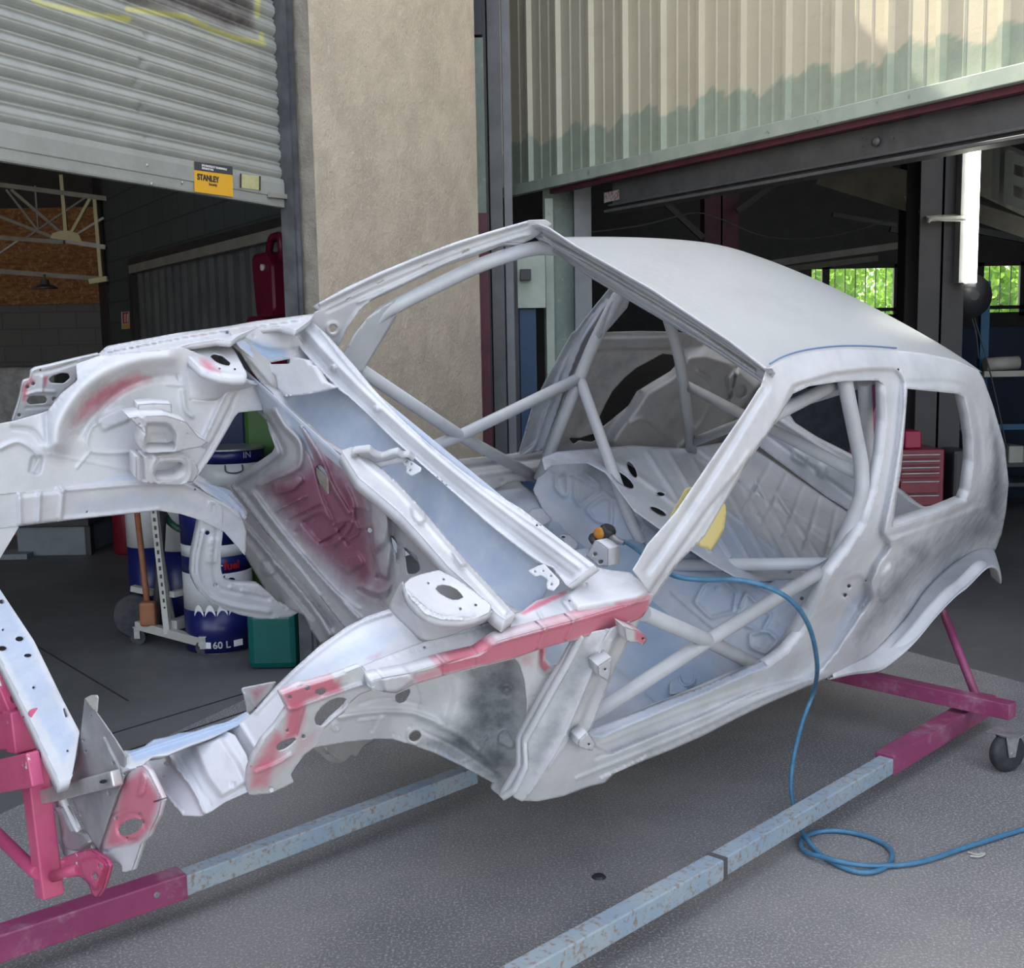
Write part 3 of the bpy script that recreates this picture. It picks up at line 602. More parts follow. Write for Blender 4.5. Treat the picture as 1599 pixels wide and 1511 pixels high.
b = MB(); b.box(((a[0]+c[0])/2, 9.9, .06), (c[0]-a[0]+.05, .85, .12)); b.build('pallet', WOODM, pl)
mc = thing('lift_machine', 'low blue grey machine with dark top at the back of the left bay', 'machine', PW(75,868))
y0 = PW(75,868)[1]
a, c = PY(28,868,y0), PY(132,820,y0); b = MB(); b.box(((a[0]+c[0])/2, y0+.3, c[2]/2), (c[0]-a[0], .6, c[2])); b.build('housing', GREYM, mc, bevel=.01)
b = MB(); b.box(((a[0]+c[0])/2, y0+.28, c[2]+.025), (c[0]-a[0]+.1, .66, .05)); b.build('top', PLAST, mc, bevel=.005); 
b = MB(); b.box((a[0]-.02, y0-.02, .02), (.28,.2,.04)); b.build('foot', GREYM, mc)
vpost('machine_leg', 134, 142, 850, 0, zat(800,y0), PLAST, parent=mc, dep=y0)
rd = PW(208,862); b = MB(); b.lathe(rd, [(.13,0),(.14,.02),(.14,.5),(.09,.58),(.03,.6)], (0,0,1), 20); tag(b.build('red_cylinder', mat('dull_red', (.16,.01,.02), rough=.4), smooth=True), 'dark red upright cylinder on the floor beyond the paint drums', 'cylinder')

# paint drums
def drum(x, y, h, r, label, top, mid, low, txt=None, group=None, z0=0.):
    t = thing('paint_drum', label, 'drum', (x,y,z0), None, group); c = np.array([x,y,z0]); k = h
    if low is not None: b = MB(); b.lathe(c, [(r-.01,0),(r,.008),(r,k*.42)]); b.build('lower_band', low, t, True)
    b = MB(); b.lathe(c+[0,0,k*(.42 if low is not None else 0)], [(r,0),(r,k*(.38 if low is not None else .78))]); b.build('body', mid, t, True)
    b = MB(); b.lathe(c+[0,0,k*(.80 if low is not None else .78)], [(r+.001,0),(r+.001,k*.16),(r-.01,k*.19)]); b.build('upper_band', top, t, True)
    b = MB(); b.lathe(c+[0,0,k*.97], [(r+.006,0),(r+.01,.008),(r+.006,.02),(r-.01,.022)]); b.build('rim', ZINC, t, True)
    return t, c
def curved_text(name, s, size, c, r, z, ang0, m, parent, bold=0.):
    """lettering bent round a drum; ang0 is the azimuth where the text is centred"""
    o = text(name, s, size, (0,0,0), (1,0,0), (0,0,1), m, parent, bold=bold); Mi = WM[parent.name]; co = np.array([(Mi @ v.co)[:] for v in o.data.vertices]); xm = (co[:,0].min()+co[:,0].max())/2
    a = ang0 + (co[:,0]-xm)/r; rr = r+.002-(co[:,1])*.0; nw = np.stack([c[0]+rr*np.cos(a), c[1]+rr*np.sin(a), z+co[:,2]], 1); inv = np.array(Mi.inverted())
    nw = nw @ inv[:3,:3].T + inv[:3,3]
    for v, p in zip(o.data.vertices, nw): v.co = p
    return o
dc = PW(346,1022)[:2]; dc = dc*(1+.17/np.linalg.norm(dc)); r_ = .175
def azc(c): return atan2(-c[1], -c[0])
t = thing('paint_drum', 'tall blue and white sixty litre drum with large lettering beside the teal canister', 'drum', (dc[0],dc[1],0)); c = np.array([dc[0],dc[1],0.])
for nm, z0_, z1_, m_ in (('lower_band',.008,.225,BLUED),('body',.225,.415,WHITEP),('middle_band',.415,.50,BLUED),('upper_body',.50,.56,WHITEP),('upper_band',.56,.80,BLUED)):
    b = MB(); b.lathe(c+Zv*z0_, [(r_,0),(r_+(.002 if 'lower' in nm or nm == 'upper_band' else 0),z1_-z0_)]); b.build(nm, m_, t, True)
b = MB(); b.lathe(c, [(r_-.015,0),(r_-.002,.008)]); b.build('base', ZINC, t, True)
b = MB(); b.lathe(c+Zv*.80, [(r_+.004,0),(r_+.008,.008),(r_+.004,.02),(r_-.012,.022)]); b.build('rim', ZINC, t, True)
curved_text('volume_lettering', '60 L', .05, c, r_+.002, .035, azc(c)+.02, WLET, t, bold=.001)
for k in (-.42, .50):
    a0 = azc(c)+k; b = MB(); nrm = np.array([cos(a0), sin(a0), 0]); b.box(c+nrm*(r_+.003)+Zv*.052, (.002,.05,.032), [nrm, np.cross(Zv, nrm), Zv]); b.build('white_patch', WLET, t)
for k in range(4):
    a0 = azc(c)-.75+k*.34; v = []
    for j in range(9): u = j/8; v += [(u, .20+.03*sin(pi*u)), (u, .215+.045*sin(pi*u)**.7)]
    vv = [c+(r_+.0035)*np.array([cos(a0+.3*u), sin(a0+.3*u), 0])+Zv*z for u, z in v]; mk('flame_motif', vv, [[2*j, 2*j+2, 2*j+3, 2*j+1] for j in range(8)], WLET, t)
curved_text('large_lettering', 'nta', .105, c, r_+.001, .338, azc(c)+.16, BLUED, t, bold=.006)
curved_text('red_lettering', 'fuel', .058, c, r_+.001, .435, azc(c)+.42, REDL, t, bold=.002)
curved_text('white_lettering', 'er', .058, c, r_+.001, .435, azc(c)+.02, WLET, t, bold=.001)
# white pail, further back, seen through the opening beside the bulkhead
pc_ = PY(368,745,6.35); 
def simple_drum(px, y, ztop, zbot, r, label, m, band, name='paint_pail'):
    cx = PY(px, 700, y)[0]; t = thing(name, label, 'pail', (cx,y,zbot)); b = MB(); b.lathe((cx,y,zbot), [(r-.01,0),(r,.01),(r,(ztop-zbot)*.62)]); b.build('body', m, t, True)
    b = MB(); b.lathe((cx,y,zbot+(ztop-zbot)*.62), [(r+.001,0),(r+.001,(ztop-zbot)*.36)]); b.build('blue_band', band, t, True)
    b = MB(); b.lathe((cx,y,ztop-.012), [(r+.008,0),(r+.01,.01),(r-.01,.014)]); b.build('rim', ZINC, t, True); return t, np.array([cx,y,zbot])
t, c = simple_drum(358, 6.35, zat(702,6.15,370), zat(762,6.15,370), .19, 'white paint pail with blue top band seen beside the bulkhead opening', WHITEP, BLUED)
b = MB(); a0 = azc(c)+.1; hp = bend([c+np.array([(.19+o_)*cos(a0+da), (.19+o_)*sin(a0+da), z_]) for o_, da, z_ in ((0,-.24,.125),(.012,-.24,.09),(.014,0,.08),(.012,.24,.09),(0,.24,.125))], .02); b.tube(hp, .004, 8); b.build('handle', DKSTEEL, t, True)
curved_text('white_lettering', 'IN', .05, c, .192, c[2]+.16, azc(c)+.5, WLET, t)
gp_ = PY(400,680,6.6); b = MB(); b.box((gp_[0]+.02,6.75,zat(615,6.6)/2), (.20,.24,zat(615,6.6))); tag(b.build('green_barrel', GREENB, bevel=.03), 'bright green plastic barrel behind the white paint pail', 'barrel')
b = MB(); x_ = PY(352,680,6.9)[0]; b.box((x_-.02,7.1,zat(600,7)/2), (.30,.26,zat(600,7))); tag(b.build('blue_tank', mat('deep_blue_plastic', (.005,.02,.09), rough=.5), bevel=.04), 'deep blue upright tank behind the white paint pail', 'tank')
# drums standing on the floor further left (blue white labels)
for px, y, r, lab in ((238,6.45,.13,'white and blue drum behind the trolley, left of the slotted post'), (292,6.35,.16,'white drum with blue lower half behind the slotted trolley post')):
    cx = PY(px,900,y)[0]; drum(cx, y, 1.02, r, lab, BLUED, WHITEP, BLUED)
# teal and blue canisters
def canister(px0, px1, pyb, pyt, label, m, dy=0):
    y = PW((px0+px1)/2, pyb)[1]+dy; a, c = PY(px0, pyb, y), PY(px1, pyt, y); t = thing('plastic_canister', label, 'canister', ((a[0]+c[0])/2, y+.12, 0)); b = MB(); b.box(((a[0]+c[0])/2, y+.13, c[2]/2), (c[0]-a[0], .26, c[2])); b.build('body', m, t, bevel=.035)
    b = MB(); b.lathe(((a[0]+c[0])/2-.03, y+.13, c[2]), [(.03,0),(.03,.03),(.025,.035)]); b.build('cap', PLAST, t, True); 
    b = MB(); b.tube(bend([np.array([(a[0]+c[0])/2+.0,y+.13,c[2]-.01]), np.array([(a[0]+c[0])/2+.01,y+.13,c[2]+.05]), np.array([c[0]-.04,y+.13,c[2]+.05]), np.array([c[0]-.03,y+.13,c[2]-.01])], .03), .012, 10); b.build('handle', m, t, True); return t
canister(387, 462, 1046, 955, 'teal green plastic canister on the floor right of the sixty litre drum', TEAL); canister(458, 500, 1030, 948, 'dark blue plastic canister right of the teal one', BLUEP, .1)
# trolley with slotted upright
tr = thing('tool_trolley', 'off white steel trolley with slotted upright and castors, loaded with shovels', 'trolley', PW(262,1010))
ty = PW(262,990)[1]
A, Bp = PY(215,975,5.85), PY(318,1002,5.62)
b = MB(); b.beam(A, Bp, .045, .045); b.build('foot_beam', OFFW, tr, bevel=.004)
u0 = (A+Bp)/2+np.array([-.01,0,.0]); b = MB(); b.beam(u0, [u0[0]-.06,u0[1]+.02,1.16], .045, .03, (1,0,0)); b.build('slotted_upright', OFFW, tr)
b = MB()
for k in range(22): z = .22+.042*k; b.box([u0[0]-.06*(z-.15)-.0, u0[1]-.018, z], (.01,.004,.02))
b.build('slot_row', BLACKM, tr)
b = MB(); b.beam(PY(207,918,5.95), PY(240,925,5.9), .035, .03); b.build('shelf_bracket', OFFW, tr); b = MB(); b.beam(PY(268,928,5.75), PY(318,916,5.95), .035, .03); b.build('shelf_bracket', OFFW, tr)
b = MB(); b.beam(PY(270,976,5.75), PY(330,955,6.05), .05, .05); b.build('cross_beam', OFFW, tr)
for p in (A, Bp): 
    cst = bpy.data.objects.new('castor', None); link(cst, Matrix.Translation(Vector((p[0],p[1],0))), tr)
    b = MB(); b.lathe((p[0]-.0,p[1]-.012,.04), [(.04,0),(.04,.024)], (0,1,0), 20); b.build('wheel', RUBBER, cst, True); b = MB(); b.box((p[0],p[1]-.02,.065), (.03,.004,.06)); b.box((p[0],p[1]+.02,.065), (.03,.004,.06)); b.box((p[0],p[1],.097), (.04,.05,.006)); b.build('fork', ZINC, cst)
for k, (p0, p1, m, lb, w) in enumerate((((214,800),(228,925),WOODM,'orange wooden shovel handle leaning on the trolley',.016), ((240,800),(262,930),DIMSTEEL,'dusty grey steel shaft leaning on the trolley',.018), ((254,800),(246,940),BROWNM,'brown flat bar leaning on the trolley behind the slotted upright',.022))):
    b = MB(); a, c = PY(*p0, 6.02), PY(*p1, 5.85); b.tube([a+(a-c)*.35, c-(a-c)*.3], w, 12); tag(b.build('shovel' if k == 0 else 'metal_bar', m, smooth=True), lb, 'handle')
b = MB(); a = PY(232,958,5.8); b.box(a, (.085,.06,.13)); tag(b.build('orange_brush_head', WOODM, bevel=.015), 'orange brown brush head standing on the trolley foot', 'brush')
b = MB(); a = PY(213,970,6.0); b.lathe(a-[0,.03,0], [(.11,0),(.12,.01),(.12,.05),(.11,.06)], (0,1,0), 24); o = b.build('loose_wheel', RUBBER, smooth=True); tag(o, 'black wheel leaning behind the left end of the trolley', 'wheel')
o.location.z = max(o.location.z, 0)
b = MB(); hp = crom([PY(255,800,6.1), PY(268,818,6.05), PY(290,828,6.05), PY(312,815,6.1)], 6); b.tube(hp, .018, 10); tag(b.build('green_hose_loop', mat('dark_green_rubber', (.02,.09,.05), rough=.5), smooth=True), 'dark green hose loop hanging over the trolley', 'hose')
# jerrycans hung on the wall
def jerry(cx, cy, sc, lab):
    o = wpt(cx, cy, .2); t = thing('petrol_can', lab, 'petrol can', o); Rr = -dW; A_ = [Rr, nW, Zv]
    b = MB(); prof_ = [(-.15,-.17),(-.13,-.22),(.14,-.22),(.17,-.18),(.17,.12),(.10,.20),(-.16,.20),(-.19,.16)]; v = [o+Rr*x*sc+Zv*z*sc+nW*y for y in (-.08,.08) for x, z in prof_]; n = len(prof_)
    b.add(v, [list(range(n)), list(range(n, 2*n))[::-1]] + [[i, n+i, n+(i+1)%n, (i+1)%n] for i in range(n)]); b.build('body', JERRY, t, bevel=.025)
    b = MB(); b.tube(bend([o+Rr*x*sc+Zv*z*sc for x, z in ((-.08,.18),(-.02,.30),(.16,.30),(.16,.14))], .05), .024, 12); b.build('handle', JERRY, t, True)
    b = MB(); b.lathe(o+Rr*.06*sc+nW*.08+Zv*.10*sc, [(.02,0),(.02,.02)], nW, 16); b.build('cap', WLET, t, True); return t
jerry(428, 443, .95, 'magenta plastic can standing highest beside the grey pillar edge'); jerry(418, 540, .95, 'magenta plastic can below the other, mostly hidden behind the wing rail')

# ------------ right workshop bay
def pcol(x0, x1, y, z0, z1, m, name, lab, cat, d=.25): a, c = PY(x0, 450, y), PY(x1, 450, y); b = MB(); w = c[0]-a[0]; t = thing(name, lab, cat, ((a[0]+c[0])/2, y+d/2, z0)); b.box(((a[0]+c[0])/2, y+.01, (z0+z1)/2), (w, .02, z1-z0)); b.box(((a[0]+c[0])/2, y+d, (z0+z1)/2), (w, .02, z1-z0)); b.build('flange', m, t); b = MB(); b.box(((a[0]+c[0])/2, y+d/2, (z0+z1)/2), (.015, d, z1-z0)); b.build('web', m, t); return t
pcol(1434, 1505, 7.2, 0, 6.15, BROWNM, 'steel_column', 'broad brown black steel column directly left of the lit tube', 'column')
pcol(1417, 1450, 9.5, 0, 6.15, BLACKM, 'steel_column', 'narrower black column behind the broad brown black column', 'column')
pcol(1100, 1153, 10.5, 0, 6.15, MAROON, 'steel_column', 'dark maroon column seen above the car roof', 'column')
cf = thing('beam_canopy', 'pale grey sheet metal hood sloping off the brown black column', 'hood', PY(1460,330,7.6))
v = [PY(1398,300,8.4), PY(1410,300,8.4), PY(1508,342,7.1), PY(1450,346,7.1)]; v = v+[p+np.array([0,0,.02]) for p in v]; mk('hood', v, [[0,1,2,3],[7,6,5,4],[0,4,5,1],[1,5,6,2],[2,6,7,3],[3,7,4,0]], OFFW, cf)
b = MB(); b.tube(crom([PY(1449,347,7.08), PY(1456,341,7.08), PY(1475,343,7.08), PY(1508,343,7.08)], 4), .01, 8); b.build('rolled_edge', OFFW, cf, True)
b = MB(); b.beam(PY(1290,262,8.6), PY(1465,312,7.9), .12, .25); tag(b.build('light_beam', mat('old_cream_beam', (.22,.20,.15), (.16,.15,.11), 4, .6)), 'dusty cream painted beam under the header, left of the column', 'beam')
b = MB(); b.beam(PY(1515,250,8.0), PY(1700,330,7.0), .1, .34); b.beam(PY(1515,325,8.1), PY(1700,385,7.1), .12, .12); o = b.build('sign_girder', mat('dusty_sign_board', (.14,.135,.12), (.11,.105,.095), 4, .7)); 
tag(o, 'dusty beige sign board with large dark letters right of the lit tube', 'sign')
p0, p1 = PY(1565,275,7.5), PY(1640,300,7.15); text('large_lettering', 'IE', .44, PY(1536,308,7.62)-[0,.08,0], (p1-p0), Zv, DARKL, o, bold=.012)
# lit fluorescent tube hanging upright on the column
lt = thing('lit_fluorescent_tube', 'upright lit fluorescent tube in front of the brown black column', 'lamp', PY(1517,440,7.12))
a, c = PY(1523,190,7.10), PY(1515,441,7.10); b = MB(); b.tube([a, c], .037, 20); b.build('tube', LAMPM, lt, True)
b = MB(); b.beam(a+[-.035,.06,0], c+[-.035,.06,0], .06, .09, (0,1,0)); b.build('holder', GREYPAINT, lt); b = MB(); b.tube([c+[0,0,.0], c-[0,0,.03]], .035, 16); b.build('end_cap', WHITEP, lt, True)
wl = MB(); c = PY(1512,462,7.3); wl.lathe(c, [(.14,0),(.14,.03),(.03,.1)], (0,-1,0), 20); tag(wl.build('wall_horn', PLAST, smooth=True), 'round black fitting just below the lit tube', 'fitting')
for k, (p0, p1, lb) in enumerate((((1512,480),(1528,560),'thin black cable hanging from the round fitting, left one'), ((1516,478),(1572,700),'longer thin black cable falling beside the rear pillar'))):
    b = MB(); b.tube(crom([PY(*p0, 7.3), PY((p0[0]+p1[0])/2+4, (p0[1]+p1[1])/2, 7.3), PY(*p1, 7.3)], 6), .005, 8); tag(b.build('cable', PLAST, smooth=True), lb, 'cable')
# back wall with window band
bz0, bz1 = PY(1400,496,BY)[2], PY(1400,412,BY)[2]; bx0, bx1 = PY(1262,460,BY)[0], 9.4
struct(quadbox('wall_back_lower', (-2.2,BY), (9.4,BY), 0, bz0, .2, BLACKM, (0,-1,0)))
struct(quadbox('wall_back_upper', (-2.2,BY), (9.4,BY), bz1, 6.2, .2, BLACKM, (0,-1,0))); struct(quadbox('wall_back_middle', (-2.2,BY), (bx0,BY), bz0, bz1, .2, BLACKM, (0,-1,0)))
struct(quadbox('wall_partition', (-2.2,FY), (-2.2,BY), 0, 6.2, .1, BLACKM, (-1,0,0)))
wx = [bx0] + [PY(x, 460, BY)[0] for x in (1290, 1402, 1428, 1500, 1531, 1599, 1660, 1740)]
for i in range(len(wx)-1):
    w = bpy.data.objects.new('window_%d' % (i+1), None); link(w, Matrix.Translation(Vector(((wx[i]+wx[i+1])/2, BY, bz0)))); w['kind'] = 'structure'
    quadbox('pane', (wx[i]+.03, BY+.05), (wx[i+1]-.03, BY+.05), bz0+.03, bz1-.03, .006, GLASS, (0,-1,0), w)
    b = MB()
    for x in (wx[i]+.025, wx[i+1]-.025): b.box((x, BY+.05, (bz0+bz1)/2), (.05,.06,bz1-bz0))
    for z in (bz0+.025, bz1-.025, bz0+(bz1-bz0)*.16): b.box(((wx[i]+wx[i+1])/2, BY+.05, z), (wx[i+1]-wx[i], .06, .05 if z > bz0+.1 or z < bz0+.05 else .03))
    b.build('window_frame', BLACKM, w)
    b = MB(); nx = max(2, int((wx[i+1]-wx[i])/.14))
    for k in range(1, nx): b.box((wx[i]+(wx[i+1]-wx[i])*k/nx, BY+.09, (bz0+bz1)/2), (.012,.01,bz1-bz0))
    b.build('grille', BLACKM, w)
# dim roof structure in the right bay
for i, (p0, p1, y, w_) in enumerate((((1150,330),(1204,292),10.2,.05), ((1040,318),(1098,372),10.2,.05), ((1230,420),(1370,403),13,.06), ((1180,415),(1440,378),12.5,.07), ((1390,358),(1500,385),12,.05), ((1300,335),(1400,352),11.5,.04), ((1500,355),(1640,382),11,.06))):
    b = MB(); b.beam(PY(*p0, y), PY(*p1, y), w_, w_, (0,1,0)); tag(b.build('roof_brace', DIMSTEEL if i in (2,3) else BROWNM), ['thin dark brace right of the maroon column top','thin dark brace left of the maroon column top','pale strip lamp housing under the roof above the far window','long pale purlin above the far window','short dark purlin near the black column','faint dark purlin over the car roof','dark purlin right of the lit tube'][i], 'roof member')
b = MB(); b.tube(crom([PY(900,365,9.5), PY(1000,352,9.5), PY(1080,333,9.5), PY(1120,340,9.5), PY(1200,370,9.5), PY(1300,368,9.5), PY(1400,340,9.5)], 6), .006, 8); tag(b.build('roof_cable', DKSTEEL, smooth=True), 'thin cable sagging under the dark roof above the car', 'cable')
# shelving and stock seen right of the car
sh = thing('blue_racking', 'dark racking with blue upright behind the rear of the car', 'racking', PY(1560,800,9.5)*[1,1,0])
for x in (1533, 1660): a = PY(x, 600, 9.5); b = MB(); b.box((a[0], 9.5, 1.0), (.07,.06,2.0 if x != 1533 else 2*zat(535,9.5,1533)-1.0+.0)); b.build('upright', mat('racking_blue', (.01,.10,.22), rough=.45), sh)
for y_ in (592, 672, 730, 760): a = PY(1205, y_, 9.5); c = PY(1680, y_, 9.5); b = MB(); b.beam(a+[0,.1,0], [c[0],9.6,a[2]], .5, .03); b.build('shelf', mat('racking_shelf', (.06,.07,.08), rough=.5), sh)
for y_, m_ in ((584, OFFW), (667, mat('racking_blue_rail', (.02,.10,.20), rough=.5))): a = PY(1536, y_, 9.2); c = PY(1680, y_, 9.2); b = MB(); b.beam(a, [c[0],9.2,a[2]], .03, .045); b.build('front_rail', m_, sh)
b = MB(); a = PY(1538,569,9.35); c = PY(1590,566,9.35); b.tube([a, c], .055, 20); tag(b.build('paper_roll', OFFW, smooth=True), 'pale masking paper roll lying on the upper rack shelf', 'roll')
struct(quadbox('wall_rack_backing', (PY(1190,600,10)[0],10.6), (9.3,10.6), 0, zat(512,10.6,1500), .05, mat('dark_blue_backing', (.012,.022,.05), rough=.8), (0,-1,0)))
for i, (x0, x1, y0_, y1_, m_, lb) in enumerate(((1575,1599,696,726,OFFW,'white carton on the lower rack shelf at the picture edge'), (1598,1630,700,740,OFFW,'second pale carton beside it, cut by the edge'), (1240,1290,640,668,mat('cyan_tub', (.02,.20,.33), rough=.5),'blue plastic tub on the rack shelf seen through the door opening'))):
    a, c = PY(x0, y1_, 9.4), PY(x1, y0_, 9.4); zs_ = PY(1290, 730 if i < 2 else 672, 9.5)[2]+.0155; b = MB(); b.box(((a[0]+c[0])/2, 9.55, (zs_+c[2])/2), (c[0]-a[0], .3, c[2]-zs_)); tag(b.build('carton' if i < 2 else 'plastic_tub', m_, bevel=.01), lb, 'box')
# red tool cabinet and the yard dog behind
tc_ = thing('tool_cabinet', 'dark red tool cabinet with drawers behind the quarter window', 'tool cabinet', PY(1445,800,6.8)*[1,1,0])
xa, xb = PY(1404,720,6.8)[0], PY(1478,720,6.8)[0]; zt = zat(703,6.8,1440); zl = .12
b = MB(); b.box(((xa+xb)/2, 7.08, (zt+zl)/2), (xb-xa, .5, zt-zl)); b.build('body', REDM, tc_, bevel=.008)
ys = [(709,717),(719,727),(729,737),(738,747),(751,771),(773,790)]
for y0_, y1_ in ys:
    b = MB(); b.box(((xa+xb)/2-.01, 6.82, (zat(y0_,6.8,1440)+zat(y1_,6.8,1440))/2), (xb-xa-.05, .02, abs(zat(y0_,6.8,1440)-zat(y1_,6.8,1440))-.006)); d__ = b.build('drawer', REDM, tc_, bevel=.003)
    b = MB(); b.box(((xa+xb)/2-.01, 6.805, zat(y0_+1,6.8,1440)), (xb-xa-.06, .012, .006)); b.build('handle', REDL and STEEL, d__)
for sx in (xa+.05, xb-.05):
    for sy in (6.9, 7.25): b = MB(); b.lathe((sx, sy-.015, .06), [(.055,0),(.06,.005),(.06,.025),(.055,.03)], (0,1,0), 18); b.build('castor', RUBBER, tc_, True)
b = MB(); a, c = PY(1413,700,6.9), PY(1440,672,6.9); b.box(((a[0]+c[0])/2, 7.0, zt+(c[2]-a[2])/2), (c[0]-a[0], .2, c[2]-a[2])); tag(b.build('red_case', mat('crimson_case', (.30,.01,.05), rough=.4), bevel=.01), 'crimson case on top of the red tool cabinet', 'case')
b = MB(); a = PY(1492,760,6.95); b.box((a[0]+.01, 7.0, .42), (.11,.25,.84)); tag(b.build('black_bin', PLAST, bevel=.02), 'black bin at the right side of the tool cabinet', 'bin')
pcol(1440, 1496, 8.6, 0, 2.9, MAROON, 'rack_column', 'maroon column behind the tool cabinet seen through the quarter window', 'column')
b = MB(); a, c = PY(1330,745,7.6), PY(1372,600,7.6); a = a+(a-c)*((a[2]-.03)/(c[2]-a[2])); b.beam(a, c, .05, .28, (0,1,0)); tag(b.build('pink_panel', mat('dusty_pink_panel', (.34,.10,.18), rough=.6)), 'dusty pink panel leaning upright behind the rear stay', 'panel')
vpost('dark_parts', 1212, 1420, 680, 0, zat(612,8.0,1300), mat('dark_clutter', (.02,.025,.035), (.04,.05,.06), 9, .7), 'dark covered workbench block beyond the rear opening', 'workbench', 8.6)
# trees outside the far windows
def tree(cx, cy, h, r, lab, n=2600):
    t = thing('tree', lab, 'tree', (cx,cy,0), None, 'trees outside the far windows'); b = MB(); b.tube([(cx,cy,-.1),(cx+.05,cy,h*.5),(cx,cy,h*.8)], [.16,.12,.05], 12); b.build('trunk', mat('bark', (.10,.07,.05), rough=.9), t, True)
    p = rng.normal(0, 1, (n,3)); p /= np.linalg.norm(p, axis=1)[:,None]; p *= (rng.random(n)**.4)[:,None]*[r,r,r*.9]; lump = 1+.2*np.sin(p[:,0]*3)*np.cos(p[:,2]*3.3); p = p*lump[:,None]+[cx,cy,h*.62]
    a = rng.normal(0,1,(n,3)); a /= np.linalg.norm(a,axis=1)[:,None]; c = np.cross(a, rng.normal(0,1,(n,3))); c /= np.linalg.norm(c,axis=1)[:,None]; s = (.07+.07*rng.random(n))[:,None]
    v = np.stack([p-a*s, p-c*s*.5, p+a*s, p+c*s*.5], 1).reshape(-1,3); f = np.arange(4*n).reshape(-1,4); mk('foliage', v, f, LEAF, t)
for i, (x, y, h, r) in enumerate(((5.2,21.5,4.2,1.5),(9.0,21.5,4.2,1.5),(4.6,27,4.8,2.2),(9.4,27,4.8,2.2),(14.2,27,4.6,2.2))): tree(x, y, h, r, ['leafy green tree close outside the far window left of the black column','leafy green tree close outside the far window right of the lit tube','more distant tree filling the left half of the left far window','more distant tree behind the window beside the lit tube','most distant tree at the right end of the far windows'][i], 2600 if r < 2 else 5000)
# ============================================================ the bare car body on its stand
rotC = Matrix([[MC[i,0], -MC[i,1], MC[i,2]] for i in range(3)])
shell = thing('car_body_shell', 'stripped hatchback body shell in white and red primer, rolled on its side on the stand', 'car body', TC, rotC)
def s_side(X, Z):
    y = .745 - .20*(np.sqrt((Z-.87)**2+.0036)+Z-.87) - .9*np.maximum(0, Z-1.24)**2*4 - .02*np.exp(-((Z-.45)/.12)**2)
    d = np.maximum(0, X-1.95); return y - np.where(d < .32, .22*d*d, .22*.1024+.14*(d-.32)) - .05*np.clip((1.4-X)/.35, 0, 1)*np.clip((Z-.8)/.2, 0, 1)
SIDE = Surf(lambda q: q[:,1]-s_side(q[:,0], q[:,2]))
FSIDE = Surf(lambda q: q[:,1]+s_side(q[:,0], q[:,2])-.03)

# roof skin
rows = []
for X in np.linspace(0, 1, 9):
    row = []
    for y in np.linspace(-1, 1, 11):
        Y = y*(.485 if X < .9 else .47); xf = 1.083 - .035*(1-y*y); xr = 2.60 + .07*(1-y*y); x = xf+(xr-xf)*X
        z = 1.315 + .045*sin(pi*min(1, (x-1.05)/1.75)) - .05*max(0, (x-1.9)/.7)**2 - .028*abs(y)**2.4 + .012
        row.append((x, Y, z))
    rows.append(row)
ROOF = loft('roof_skin', rows, ROOFM, shell, n=48, sub=4, th=.003)

# near side panel with the door opening and the quarter window
out = [(1196,578),(1212,566),(1235,556),(1270,548),(1320,544),(1380,545),(1440,551),(1490,561),(1528,578),(1536,592),(1551,634),(1569,696),(1575,754),(1571,797),(1564,834),(1554,860),(1532,859),(1495,878),(1449,921),(1416,968),(1365,1019),(1330,1038),(1310,1049),(1297,1056),(1270,1068),(1200,1098),(1150,1122),(1100,1148),(1050,1170),(1000,1190),(960,1207),(945,1222),(920,1228),(880,1243),(840,1251),(815,1250),(830,1232),(863,1184),(891,1132),(921,1056),(944,998),(954,981),(1003,962),(1018,932),(1000,905),(988,890),(997,876),(1011,850),(1056,799),(1113,715),(1163,643),(1188,603),(1193,588)]
door = [(918,1148),(932,1115),(953,1060),(977,1008),(991,984),(1005,953),(1023,929),(1060,877),(1100,837),(1136,776),(1173,714),(1213,656),(1238,614),(1264,602),(1318,594),(1372,593),(1381,600),(1383,659),(1377,714),(1367,768),(1351,819),(1326,859),(1297,896),(1275,943),(1253,990),(1228,1020),(1200,1040),(1165,1054),(1100,1083),(1050,1104),(985,1130),(940,1150)]
qw = [(1417,606),(1497,614),(1506,620),(1513,652),(1518,688),(1519,721),(1513,768),(1507,783),(1464,801),(1394,823),(1397,795),(1407,732),(1413,659)]
recess = [(1207,668),(1239,602),(1299,584),(1358,577),(1400,578),(1410,592),(1409,640),(1402,700),(1391,768),(1378,832),(1390,852),(1370,880),(1357,912),(1361,932),(1336,968),(1304,1016),(1270,1056),(1180,1078),(1080,1122),(950,1176),(900,1150),(960,1000),(1030,900),(1100,800)]
flare = [(1548,852),(1493,873),(1446,917),(1413,964),(1362,1015),(1310,1046),(1300,1070),(1420,1060),(1600,930),(1590,860)]
